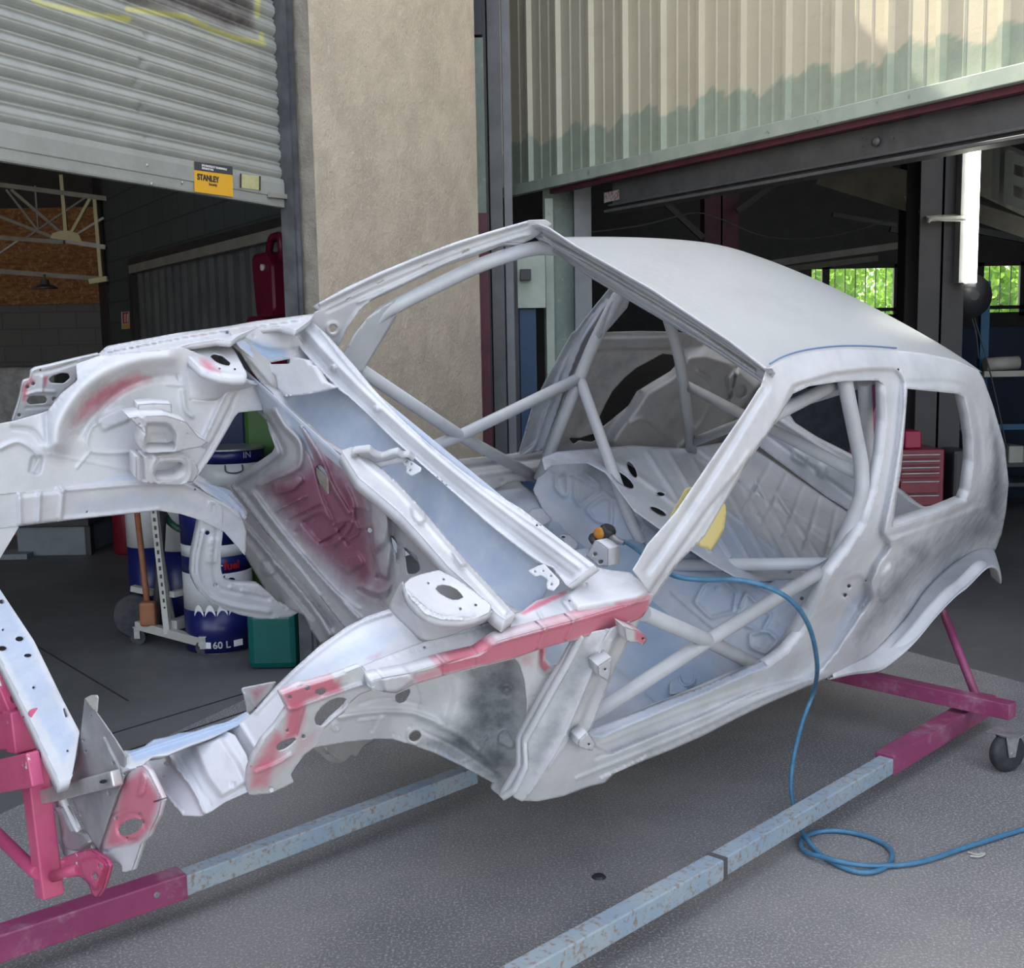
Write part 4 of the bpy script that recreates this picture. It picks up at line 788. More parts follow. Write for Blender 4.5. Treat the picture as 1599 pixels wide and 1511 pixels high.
SP = sheet('side_panel', out, SIDE, WHITE, shell, holes=[door, qw, circ(1326,915,3), circ(1320,929,3), circ(1352,907,1.6), circ(1403,577,2)],
  feats=[('pad', recess, 4, -.028), ('pad', [(1372,925),(1378,896),(1392,878),(1400,900),(1390,930),(1378,940)], 6, .012),
   ('pad', [(1318,905),(1345,898),(1358,925),(1345,950),(1330,945),(1310,925)], 5, -.008), ('line', [(1412,598),(1500,601),(1524,645),(1533,720),(1524,782),(1460,815),(1395,836)], 5, -.006),
   ('line', [(1190,600),(1196,605),(1185,622),(1150,680),(1100,760),(1040,850),(1010,892)], 6, -.014), ('line', [(1170,705),(1100,815),(1040,895)], 4, .005),
   ('line', [(930,1183),(1060,1130),(1180,1085),(1260,1062)], 3, -.006), ('line', [(940,1160),(1060,1112),(1180,1070)], 3, .006), ('line', [(900,1215),(1060,1150),(1200,1085),(1290,1050)], 3, .005), ('line', [(855,1200),(900,1130),(930,1060),(955,1000)], 3, .005),
   ('line', [(1395,842),(1450,820),(1540,790)], 6, .005), ('line', [(940,1215),(1000,1188),(1010,1180)], 2, .006), ('dots', [(930,1215),(1050,1162),(1200,1090)], 14, -.004)],
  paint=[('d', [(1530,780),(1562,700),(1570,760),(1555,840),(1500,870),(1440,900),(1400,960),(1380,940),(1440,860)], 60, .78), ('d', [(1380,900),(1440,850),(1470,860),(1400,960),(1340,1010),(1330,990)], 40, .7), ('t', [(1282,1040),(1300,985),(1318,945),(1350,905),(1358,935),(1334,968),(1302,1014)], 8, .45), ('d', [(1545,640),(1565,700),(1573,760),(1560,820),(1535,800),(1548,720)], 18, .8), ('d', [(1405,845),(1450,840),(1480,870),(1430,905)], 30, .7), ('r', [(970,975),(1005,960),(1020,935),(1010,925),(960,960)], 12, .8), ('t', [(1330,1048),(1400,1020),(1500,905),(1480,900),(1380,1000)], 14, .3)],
  step=5, rims=[(1, (0,-.035,0)), (2, (0,-.04,0))], r=4)
cre = [(1300,1052),(1330,1036),(1365,1016),(1413,965),(1446,918),(1493,875),(1530,856),(1552,857)]
lip = [((1297,1058),.745),((1333,1050),.765),((1369,1046),.775),((1391,1035),.785),((1428,1002),.79),((1464,959),.79),((1493,929),.79),((1511,915),.785),((1537,889),.77),((1549,883),.76),((1559,889),.745),((1564,908),.73)]
c0 = crom([wc(SIDE.hit([p]))[0] for p in cre], 6); l0 = crom([P(*p, 'Y', y) for p, y in lip], 6); rs_ = lambda c, n: np.stack([np.interp(np.linspace(0, 1, n), np.linspace(0, 1, len(c)), c[:,k]) for k in range(3)], 1)
c1, l1 = rs_(c0, 40), rs_(l0, 40)
loft('wheel_arch_flare', [c1, c1*.65+l1*.35+[0,.006,0], c1*.3+l1*.7+[0,.008,0], l1, l1+[0,-.004,-.012], l1+[0,-.05,-.004]], WHITE, shell, n=70, sub=3)
sheet('sill_flange', [(918,1139),(980,1116),(1042,1091),(1100,1070),(1163,1042),(1190,1030),(1200,1040),(1165,1054),(1100,1083),(1050,1104),(985,1131),(940,1151),(915,1150)], plane3((930,1140,'Y',.715), (1180,1040,'Y',.715), (1050,1098,'Y',.735)), WHITE, shell, paint=[('t', [(900,1100),(1220,1000),(1220,1060),(900,1170)], 4, .45)], feats=[('line', [(920,1144),(1190,1034)], 3, .004)], step=6)  # upward flange, the sky's blue painted in
# far side panel: door opening, quarter window
FS = plane3((500,480,'Y',-.68), (838,356,'Y',-.50), (760,713,'Y',-.72))
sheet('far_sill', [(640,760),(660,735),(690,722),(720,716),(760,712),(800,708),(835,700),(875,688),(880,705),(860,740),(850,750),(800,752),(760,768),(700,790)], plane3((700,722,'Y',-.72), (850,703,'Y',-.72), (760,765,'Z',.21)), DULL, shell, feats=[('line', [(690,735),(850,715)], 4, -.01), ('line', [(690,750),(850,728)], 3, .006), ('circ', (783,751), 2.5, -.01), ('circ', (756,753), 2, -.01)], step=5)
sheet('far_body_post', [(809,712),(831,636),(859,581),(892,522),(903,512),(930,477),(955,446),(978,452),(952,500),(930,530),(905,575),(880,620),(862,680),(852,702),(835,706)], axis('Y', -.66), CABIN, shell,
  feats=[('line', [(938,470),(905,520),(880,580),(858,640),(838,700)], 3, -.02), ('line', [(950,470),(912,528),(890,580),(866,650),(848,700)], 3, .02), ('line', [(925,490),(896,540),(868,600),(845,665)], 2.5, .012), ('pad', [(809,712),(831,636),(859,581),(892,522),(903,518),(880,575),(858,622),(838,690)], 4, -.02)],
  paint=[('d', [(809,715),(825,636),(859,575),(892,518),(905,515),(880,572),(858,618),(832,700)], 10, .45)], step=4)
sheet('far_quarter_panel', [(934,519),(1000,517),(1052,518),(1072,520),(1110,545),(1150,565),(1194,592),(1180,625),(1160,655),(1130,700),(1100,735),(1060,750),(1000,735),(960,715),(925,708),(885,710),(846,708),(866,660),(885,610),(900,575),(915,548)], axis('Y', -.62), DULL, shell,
  holes=[[(938,669),(934,655),(945,632),(956,611),(975,590),(994,574),(1035,552),(1050,554),(1056,562),(1053,572),(1047,579),(1020,595),(994,611),(981,633),(956,655)],
   [(888,684),(905,684),(930,676),(938,682),(925,690),(912,689),(905,687),(896,694)], [(1131,572),(1138,572),(1152,560),(1155,572),(1148,600),(1142,628),(1139,628),(1140,600)][:0] or circ(1153,617,0.1)][:2] ,
  feats=[('line', [(934,530),(1060,528)], 4, .012), ('line', [(930,545),(1050,542)], 3, -.014), ('line', [(890,600),(935,598),(950,602)], 3, .01),
   ('pad', [(1060,572),(1040,590),(1005,610),(985,640),(962,668),(950,690),(970,712),(1060,735),(1130,690),(1190,605),(1140,560),(1100,548),(1072,552)], 14, .09),
   ('line', [(1090,580),(1110,600),(1100,650),(1060,700)], 4, .012), ('line', [(985,660),(1010,655),(1060,700)], 4, .012), ('circ', (1002,608), 4, .01), ('circ', (1155,610), 10, -.02), ('pad', [(1135,590),(1155,572),(1190,597),(1150,650),(1140,630)], 4, .03), ('line', [(1150,575),(1140,620)], 3, -.03)],
  paint=[('d', [(925,549),(1040,546),(990,575),(935,650),(900,700),(870,700)], 30, .45), ('d', [(1000,620),(1100,560),(1120,620),(1060,690),(1000,690)], 60, .35), ('t', [(850,700),(940,690),(1000,700),(1000,740),(850,720)], 20, .5)], step=4)
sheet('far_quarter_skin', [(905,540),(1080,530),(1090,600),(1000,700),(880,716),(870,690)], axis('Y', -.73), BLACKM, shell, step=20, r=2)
# far windscreen pillar and roof rail
PIL = plane3((484,500,'Y',-.688), (832,352,'Y',-.50), (640,470,'Y',-.615))
sheet('far_windscreen_pillar', [(495,474),(540,449),(594,424),(650,401),(713,377),(775,358),(825,344),(852,343),(862,350),(840,368),(815,380),(790,379),(752,394),(700,411),(619,451),(595,461),(570,475),(556,492),(540,515),(527,543),(512,533),(494,511),(484,499),(492,487),(503,483)], PIL, WHITE, shell,
  holes=[[(539,468),(547,463),(548,465),(541,470)], [(588,442),(598,437),(599,439),(590,444)], [(659,416),(668,411),(669,413),(660,418)], [(722,393),(732,388),(733,390),(723,395)], circ(520,513,4.5,6,20)],
  feats=[('line', [(503,480),(600,434),(713,389),(822,352)], 2.5, -.012), ('line', [(500,474),(600,426),(713,381),(822,348)], 3, .01), ('line', [(560,472),(619,446),(700,408),(788,376),(828,366)], 3, .012), ('line', [(510,486),(600,446),(700,404),(800,368)], 3, -.006), ('ring', (520,513), 9, .008), ('line', [(530,538),(560,485),(600,455)], 3, .012)], step=4, rims=[(0, (0,-.02,-.02))])
# header rail under the roof's front edge
HD = plane3((838,358,'Y',-.495), (1195,576,'Y',.495), (1000,474,'Z',1.262))
sheet('windscreen_header', [(826,352),(840,349),(858,356),(900,384),(960,418),(1020,452),(1080,492),(1140,532),(1196,575),(1208,574),(1200,590),(1193,596),(1178,584),(1113,541),(1050,504),(988,468),(920,428),(870,394),(836,368)], HD, WHITE, shell,
  feats=[('line', [(845,362),(900,397),(988,450),(1080,506),(1180,576)], 3, -.012), ('line', [(850,372),(920,417),(988,458),(1080,514),(1178,580)], 2.5, .008)], step=4, rims=[(0, (.02,0,-.015))])
# lower windscreen frame
CU = plane3((927,882,'X',.43), (484,499,'X',.43), (690,750,'X',.375))
lo = [(438,513),(459,527),(488,568),(528,608),(541,615),(575,646),(619,690),(660,727),(700,762),(720,781),(748,806),(771,826),(800,848),(834,875),(863,885),(885,915)]
up = [(484,499),(506,518),(550,568),(575,599),(619,646),(669,693),(756,760),(814,794),(870,838),(929,882)]
sheet('windscreen_lower_frame', up + lo[::-1], CU, WHITE, shell, holes=[circ(683,745,1.8), circ(690,751,1.8), circ(697,757,1.8), circ(838,820,1.6), circ(844,819,1.6), circ(896,856,1.6)],
  feats=[('line', [(462,518),(520,583),(580,643),(680,733),(780,815),(890,898)], 6, -.022), ('line', [(472,510),(530,573),(590,632),(690,722),(790,800),(905,886)], 5, .012), ('line', [(455,527),(520,597),(600,672),(700,760),(790,838),(870,895)], 2.5, .008), ('dots', [(500,510),(560,580),(640,660),(756,756),(860,834)], 13, -.003), ('dots', [(465,533),(540,612),(620,688),(720,778),(830,868)], 15, -.003), ('circ', (519,574), 5, .02), ('circ', (587,638), 5, .02), ('line', [(500,515),(560,590),(640,668),(756,765),(860,838),(920,884)], 2, .006)], step=4, rims=[(0, (.03,0,-.02))])
# scuttle trough between bulkhead and windscreen frame
rows = []
prof = [(.20,.765),(.225,.70),(.26,.635),(.34,.615),(.40,.66),(.425,.76),(.43,.85)]
for x, z in prof: rows.append([(x - .05*(1-(y/.66)**2)*0 , y, z) for y in np.linspace(-.66, .54, 9)])
loft('scuttle_trough', rows, WHITE, shell, n=40, sub=3, tone=.52)  # tone paints bluish skylight into the trough
sheet('scuttle_end', [(356,512),(400,507),(438,504),(463,520),(480,545),(488,568),(453,560),(419,567),(395,560),(372,540)], plane3((356,512,'Y',-.62), (480,560,'Y',-.62), (440,510,'Y',-.66)), WHITE, shell, feats=[('line', [(380,530),(420,548),(470,545)], 4, -.01), ('circ', (395,525), 2, -.01), ('circ', (394,546), 2, -.01)], paint=[('t', [(370,535),(400,530),(450,545),(450,562),(400,566)], 14, .85), ('d', [(440,530),(475,520),(490,560),(455,560)], 12, .4)], step=5)
sheet('scuttle_baffle', [(409,569),(452,568),(453,558),(466,560),(478,563),(481,570),(488,571),(503,596),(522,605),(500,611),(475,616),(436,620),(431,586),(422,580)], plane3((431,586,'X',.24), (436,619,'X',.25), (510,600,'X',.30)), WHITE, shell, step=5, holes=[circ(424,604,1.6), circ(426,611,1.6)], rims=[(0, (.02,0,0))])
# bulkhead
FW = plane3((365,757,'X',.30), (500,689,'X',.21), (741,922,'X',.20))
fw = [(407,596),(425,612),(437,633),(470,663),(500,689),(534,708),(569,750),(610,785),(647,828),(691,880),(741,923),(800,958),(740,975),(700,985),(640,980),(600,990),(569,978),(545,988),(528,968),(472,895),(416,832),(359,758),(384,733),(406,719),(425,706),(429,698),(421,672),(414,651),(409,646)]
sheet('bulkhead', fw, FW, FIREW, shell, holes=[[(494,727),(500,725),(507,733),(513,745),(514,771),(511,772),(500,757),(494,740)], circ(577,828,4), [(611,836),(614,839),(620,850),(621,864),(617,862),(613,850)], [(630,854),(650,868),(656,890),(648,896),(636,896)], circ(419,660,.1)][:4],
  feats=[('line', [(430,640),(445,665),(468,690),(470,720),(462,732),(440,742),(405,757)], 6, .022), ('line', [(414,652),(440,700),(436,715),(410,735),(372,758)], 5, -.018), ('line', [(395,770),(440,830),(500,900),(560,965)], 5, .018), ('line', [(378,765),(440,848),(500,925)], 3, -.01),
   ('pad', [(425,755),(455,748),(468,740),(475,750),(460,765),(430,775)], 4, .016), ('line', [(430,797),(455,785),(477,775)], 2.5, .016), ('pad', [(470,815),(500,800),(525,820),(520,850),(495,845)], 5, -.014), ('line', [(500,848),(520,838),(540,820)], 2, -.018), ('pad', [(530,870),(560,862),(570,880),(545,895),(528,888)], 5, .012),
   ('line', [(470,665),(500,712),(520,760),(545,800)], 4, .02), ('line', [(458,662),(488,715),(505,775),(530,830),(545,850)], 3, -.014), ('pad', [(536,712),(560,745),(600,790),(612,810),(602,850),(585,862),(575,830),(560,770)], 8, .02), ('pad', [(575,765),(605,788),(612,860),(606,905),(590,895),(582,850)], 5, .028), ('line', [(540,760),(552,790),(545,825),(520,850)], 5, .012),
   ('line', [(613,850),(618,880),(610,915),(590,925),(565,915)], 4, .012), ('line', [(625,850),(608,925),(590,935),(560,920)], 2.5, -.012), ('line', [(475,870),(520,920),(560,950)], 3, .01), ('dots', [(372,765),(420,825),(478,893),(530,960)], 11, -.004), ('dots', [(440,640),(498,694),(535,714)], 10, -.003), ('line', [(520,820),(545,812),(560,830),(540,845)], 2.5, .01), ('line', [(452,812),(500,790)], 2.5, -.012), ('loop', [(548,790),(575,795),(580,820),(560,825)], 2, .008), ('circ', (465,830), 4, -.01), ('circ', (590,900), 3, -.012)],
  paint=[('r', [(420,740),(450,735),(475,720),(480,680),(520,710),(570,760),(590,830),(600,900),(570,935),(520,900),(460,840),(405,765)], 40, .95), ('r', [(590,860),(620,900),(600,950),(550,940)], 30, .7)], step=4, rims=[(0, (.03,0,0))])
RT = plane3((534,706,'X',.15), (800,958,'X',.15), (690,830,'X',.22))
rt = [(533,703),(550,697),(569,711),(590,726),(619,752),(663,799),(700,843),(731,878),(775,925),(806,959),(790,968),(775,957),(741,921),(700,884),(660,838),(625,800),(590,770),(560,745)]
sheet('bulkhead_top_rail', rt, RT, WHITE, shell, feats=[('line', [(560,715),(620,765),(690,845),(790,955)], 4, .006), ('pad', [(640,790),(663,799),(665,812),(655,818),(645,808)], 3, .012), ('pad', [(705,860),(727,876),(730,882),(718,884)], 3, .012)], step=4, rims=[(0, (.0,0,-.035))])
sheet('bulkhead_lip', [(534,708),(569,752),(610,788),(647,832),(691,884),(741,925),(735,915),(697,850),(650,805),(600,772),(565,742)], plane3((534,708,'X',.16), (741,925,'X',.16), (650,805,'X',.175)), DULL, shell, step=6)
sheet('scuttle_bracket', [(550,699),(560,697),(578,695),(585,703),(597,707),(610,702),(622,699),(630,706),(640,703),(648,712),(640,716),(620,714),(606,719),(590,722),(575,724),(560,712)], plane3((550,699,'X',.16), (648,710,'X',.36), (600,720,'Z',.78)), WHITE, shell, step=4, holes=[circ(606,711,1.6)], rims=[(0, (0,0,-.02))])
sheet('hinge_bracket', [(612,712),(622,708),(640,718),(658,730),(656,736),(642,743),(633,738),(634,730),(627,721),(616,719)], plane3((612,712,'X',.34), (658,732,'X',.34), (640,743,'X',.32)), WHITE, shell, holes=[circ(622,713,1.8), circ(634,720,1.8), circ(642,724,1.5), circ(640,734,1.8)], step=4, r=3)
sheet('hinge_bracket', [(824,891),(840,883),(850,880),(873,905),(873,912),(864,922),(854,919),(853,912),(855,905),(845,898),(835,900)], plane3((824,891,'X',.34), (873,908,'X',.34), (854,920,'X',.32)), WHITE, shell, holes=[circ(835,892,1.8), circ(848,891,1.5), circ(860,899,1.8), circ(861,912,2)], step=4, r=3)
# toe panel under the bulkhead
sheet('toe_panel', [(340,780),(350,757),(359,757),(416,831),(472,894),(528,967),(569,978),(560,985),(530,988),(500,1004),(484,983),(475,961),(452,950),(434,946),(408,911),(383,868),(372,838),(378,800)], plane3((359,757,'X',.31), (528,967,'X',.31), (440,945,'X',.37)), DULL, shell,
  feats=[('line', [(345,775),(400,835),(460,905),(520,975)], 4, -.02), ('line', [(358,790),(410,850),(480,935),(515,990)], 6, .02), ('line', [(385,835),(440,905),(490,965)], 4, -.014), ('circ', (420,885), 13, .01), ('circ', (468,930), 4, -.01)], step=5)

# far inner wing seen from inside the engine bay
IW = plane3((0,760,'Y',-.42), (300,755,'Y',-.44), (250,545,'Y',-.585))
iw = [(-60,668),(0,661),(22,657),(74,642),(95,614),(120,594),(119,568),(156,555),(200,550),(250,546),(283,541),(330,560),(360,585),(385,592),(407,597),(425,612),(437,633),(412,640),(372,644),(366,652),(350,680),(331,712),(311,741),(303,752),(306,760),(219,755),(94,766),(0,772),(-60,778)]
sheet('far_inner_wing', iw, IW, WHITE, shell, holes=[],
  feats=[('line', [(88,690),(95,655),(125,610),(165,580),(215,562),(262,556)], 22, .055), ('line', [(125,680),(150,645),(190,610),(240,590),(275,588)], 7, -.012), ('line', [(72,645),(75,690)], 6, -.02), ('pad', [(150,655),(192,634),(205,655),(160,673)], 4, .012), ('line', [(155,660),(140,672),(142,704),(210,706)], 3, .008),
   ('line', [(285,610),(290,640),(300,650)], 4, .014), ('pad', [(352,604),(375,604),(330,690),(318,700),(310,690),(318,680)], 4, .014), ('line', [(318,688),(350,620),(366,606)], 3, .006), ('line', [(372,607),(342,675),(306,735)], 3, -.01), ('line', [(302,626),(340,628)], 2, .006), ('line', [(400,607),(425,650),(435,665)], 5, -.012), ('line', [(0,700),(30,690),(60,712),(50,738)], 4, .012), ('line', [(20,668),(50,672),(66,690)], 4, -.012), ('pad', [(50,712),(68,712),(62,740),(45,740)], 3, -.02), ('line', [(140,706),(120,730)], 2.5, .006), ('line', [(74,708),(210,735)], 2, .004), ('dots', [(350,622),(322,680)], 12, .005), ('dots', [(365,628),(320,712)], 9, -.003), ('dots', [(70,650),(120,600),(160,562)], 10, -.003), ('line', [(260,600),(285,602)], 2, .006), ('line', [(230,705),(240,716)], 2, -.008)],
  paint=[('r', [(118,655),(130,625),(165,600),(215,580),(235,590),(190,615),(150,640),(112,668)], 18, .95), ('d', [(95,650),(120,610),(160,585),(250,570),(270,590),(200,620),(140,680),(105,690)], 34, .42)], step=4)
sheet('far_wing_bracket', [(20,659),(28,635),(32,622),(36,600),(38,596),(48,592),(50,580),(56,576),(83,570),(120,561),(156,553),(152,562),(122,578),(118,596),(108,604),(96,614),(93,623),(82,635),(74,642),(28,657)], axis('Y', -.63), WHITE, shell,
  holes=[[(42,625),(46,619),(70,618),(74,624),(71,630),(48,632),(44,630)], [(76,592),(80,588),(96,582),(107,583),(110,590),(100,599),(79,598)], circ(52,599,3), circ(43,604,3), circ(85,623,3.6), circ(30,648,3), circ(63,578,1.8)],
  feats=[('line', [(66,588),(65,611)], 2.5, .01), ('line', [(42,616),(60,611),(85,612)], 2.5, .008), ('line', [(55,582),(80,578),(118,566)], 2.5, -.008), ('line', [(40,637),(84,634)], 2, -.006)], paint=[('r', [(34,626),(36,602),(48,590),(56,594),(44,606),(40,626)], 6, 1), ('r', [(68,588),(76,586),(72,604),(68,608)], 4, .9)], step=3, r=3, rims=[(0, (0,-.012,0))])
sheet('far_wing_top_rail', [(150,556),(158,548),(167,540),(220,530),(281,519),(356,509),(400,501),(440,496),(480,491),(492,489),(484,500),(462,516),(438,508),(400,512),(372,524),(362,532),(340,530),(300,536),(270,544),(240,548),(200,551),(170,556)], plane3((160,550,'Y',-.66), (440,500,'Y',-.67), (320,533,'Y',-.60)), WHITE, shell,
  feats=[('line', [(165,549),(281,526),(400,508),(470,498)], 2.5, .008), ('line', [(170,545),(281,523)], 2, -.004), ('circ', (355,520), 2, -.01), ('dots', [(175,548),(281,532),(350,525)], 9, -.003)], paint=[('r', [(280,524),(330,516),(330,524),(290,530)], 8, .55)], step=4, rims=[(0, (0,0,-.02))])
# strut towers
sheet('scuttle_side', [(350,528),(372,520),(400,545),(420,562),(436,590),(440,640),(425,618),(407,597),(392,578),(376,552)], plane3((360,530,'Y',-.64), (436,600,'Y',-.52), (400,590,'Y',-.56)), DULL, shell, feats=[('line', [(368,535),(395,565),(425,600)], 4, .012)], step=5)
sheet('strut_tower_top', [(283,541),(300,535),(330,532),(358,534),(372,557),(386,584),(385,592),(365,592),(344,589),(328,584),(313,578),(294,560)], axis('Z', .83), WHITE, shell, holes=[[(328,556),(334,552),(347,555),(360,566),(358,571),(347,569),(336,564)], circ(318,541,1.7), circ(343,541,1.7), circ(343,575,1.7), circ(367,576,1.7)],
  feats=[('line', [(296,556),(315,573),(345,583),(380,586)], 3, .005)], paint=[('r', [(310,555),(330,565),(345,582),(325,580),(312,568)], 12, .9)], step=4, rims=[(0, (0,0,-.02))])
def pxs(l, ax=None, c=None, S=None): S = S or axis(ax, c); return [wc(S.hit([p]))[0] for p in l]
loft('strut_tower_wall', [pxs([(283,541),(294,560),(313,578),(344,589),(366,592),(387,592)], 'Z', .825), pxs([(275,543),(285,566),(306,586),(340,598),(366,601),(392,599)], 'Z', .80), pxs([(258,548),(276,580),(288,622),(330,627),(365,612),(407,600)], S=IW)], WHITE, shell, n=30, sub=4)
NT = axis('Z', .83)
sheet('strut_tower_top', [(630,911),(640,902),(656,896),(685,889),(712,902),(740,922),(768,945),(765,956),(745,965),(722,969),(692,968),(668,960),(652,948),(638,932)], NT, WHITE, shell, holes=[[(680,919),(684,914),(692,912),(703,914),(713,919),(720,926),(724,932),(716,936),(706,936),(697,932),(688,927)], circ(669,910,1.8), circ(693,904,1.8), circ(743,944,2.2), circ(719,950,2.2)],
  feats=[('line', [(634,922),(655,944),(690,962),(740,960)], 2.5, .006)], step=4, rims=[(0, (0,0,-.02))])
loft('strut_tower_wall', [pxs([(628,908),(634,926),(650,948),(668,962),(692,971),(722,972),(748,966),(768,954)], 'Z', .823), pxs([(622,915),(628,935),(645,958),(662,974),(690,982),(724,980),(752,971),(775,956)], 'Z', .79), pxs([(606,948),(618,962),(640,984),(660,1002),(690,998),(728,984),(762,972),(802,962)], 'Z', .715)], WHITE, shell, n=40, sub=4)
sheet('tower_weld_strip', [(640,933),(646,930),(668,950),(690,960),(725,962),(724,968),(690,967),(664,958)], axis('Z', .834), WHITE, shell, feats=[('circ', (642+i*5.5, 934+i*4.2-i*i*.12), 2, .004) for i in range(12)], step=2.5, th=.001)
# near wheel arch shell, slope and front apron
def cylS(r, cx=0., cz=.3): return Surf(lambda q: np.hypot(q[:,0]-cx, q[:,2]-cz)-r)
arch = [(609,950),(622,965),(645,984),(664,1002),(610,1024),(562,1042),(483,1070),(448,1084),(448,1108),(431,1134),(410,1160),(396,1182),(389,1212),(380,1200),(360,1165),(345,1145),(372,1130),(394,1113),(429,1073),(455,1047),(499,1008),(543,977),(575,961)]
sheet('near_wheel_arch', arch, cylS(.375), WHITE, shell, feats=[('line', [(612,956),(560,974),(505,1012),(455,1055),(400,1112)], 3, .008), ('line', [(372,1125),(400,1170)], 4, .006)], paint=[('t', [(440,1075),(520,1010),(600,970),(650,1000),(560,1040),(450,1078)], 50, .6), ('r', [(560,1030),(600,1015),(590,1030)], 12, .6)], step=5, th=.003)
FR = plane3((363,1140,'Y',.46), (389,1225,'Y',.62), (290,1270,'Y',.56))
sheet('near_front_apron', [(219,1196),(238,1180),(262,1177),(300,1162),(332,1150),(350,1140),(366,1148),(385,1180),(392,1212),(388,1235),(350,1252),(330,1266),(315,1274),(284,1273),(262,1244),(240,1222)], FR, WHITE, shell, holes=[circ(259,1192,4,3), circ(255,1211,2)],
  feats=[('line', [(262,1180),(300,1230),(318,1268)], 3, .02), ('line', [(282,1180),(305,1218),(330,1256)], 2, -.006), ('pad', [(300,1160),(345,1150),(372,1190),(386,1222),(345,1245),(322,1215)], 8, .022), ('line', [(228,1192),(262,1244),(284,1268)], 2, .005), ('circ', (364,1225), 4, -.006)], paint=[('t', [(300,1170),(340,1155),(360,1180),(320,1210)], 20, .3), ('d', [(225,1200),(245,1195),(290,1262),(280,1270)], 6, .3)], step=4, rims=[(0, (.01,-.01,-.01))])
sheet('near_rail_flange', [(188,1172),(206,1171),(227,1164),(240,1154),(262,1150),(280,1144),(305,1141),(332,1131),(352,1128),(385,1110),(392,1118),(372,1132),(350,1142),(332,1151),(300,1162),(262,1178),(238,1181),(219,1197),(200,1200),(194,1190)], plane3((200,1180,'Y',.42), (380,1118,'Y',.42), (280,1168,'Y',.46)), WHITE, shell, paint=[('t', [(190,1165),(390,1105),(380,1135),(210,1192)], 6, .75)], feats=[('line', [(200,1178),(280,1152),(370,1122)], 3, .006)], step=4, rims=[(0, (0,-.02,-.03))])
# near wheel housing, looking into it from the road side
LI = Surf(lambda q: q[:,1] - .47 - .20*(lambda t: t*t*(3-2*t))(np.clip((q[:,0]-.10)/.34, 0, 1)))
li = [(478,1170),(503,1140),(525,1116),(545,1098),(570,1072),(599,1072),(648,1056),(695,1040),(750,1030),(800,1016),(811,1036),(819,1061),(823,1096),(822,1124),(814,1157),(814,1190),(790,1249),(769,1234),(772,1223),(725,1198),(679,1176),(640,1162),(613,1154),(591,1154),(545,1158)]
sheet('near_wheel_housing', li, LI, WHITE, shell, holes=[[(617,1085),(626,1080),(640,1075),(641,1082),(634,1094),(624,1099),(618,1094)], circ(648,1149,10,7,-30)],
  feats=[('line', [(530,1120),(580,1112),(640,1112),(680,1125)], 5, .014), ('line', [(655,1120),(720,1150),(790,1215)], 6, .008), ('line', [(640,1135),(700,1160),(770,1205)], 3, -.006), ('dots', [(610,1145),(680,1168),(770,1218)], 9, -.004), ('line', [(690,1040),(705,1080),(690,1130)], 8, .01), ('line', [(760,1150),(740,1180),(720,1190)], 2.5, .006), ('line', [(560,1100),(600,1090),(660,1100)], 3, -.006), ('pad', [(700,1045),(800,1030),(818,1100),(800,1160),(740,1140),(700,1100)], 26, -.028), ('circ', (791,1077), 5, .014), ('ring', (791,1077), 9, -.008), ('circ', (740,1045), 4, .01), ('pad', [(778,1145),(790,1138),(805,1160),(800,1170),(778,1160)], 3, .014), ('circ', (525,1135), 7, .008), ('ring', (525,1135), 3, -.006), ('line', [(652,1066),(660,1090),(655,1105)], 2.5, .008), ('line', [(580,1142),(590,1122),(600,1112)], 2, -.006), ('line', [(560,1125),(600,1120)], 2, .006), ('ring', (648,1149), 11, .008)],
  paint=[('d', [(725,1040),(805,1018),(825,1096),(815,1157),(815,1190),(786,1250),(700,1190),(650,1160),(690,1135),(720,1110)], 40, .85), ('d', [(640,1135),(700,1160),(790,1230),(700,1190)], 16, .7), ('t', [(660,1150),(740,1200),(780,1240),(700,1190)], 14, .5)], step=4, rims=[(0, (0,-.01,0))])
sheet('wheel_housing_lip', [(484,1166),(520,1158),(560,1150),(592,1152),(575,1162),(565,1168),(557,1182),(549,1178),(541,1189),(530,1194),(514,1190),(503,1180)], plane3((484,1166,'Y',.42), (592,1152,'Y',.40), (530,1194,'Y',.36)), DULL, shell, feats=[('line', [(510,1170),(530,1185)], 4, .01)], holes=[circ(512,1177,2)], step=4)
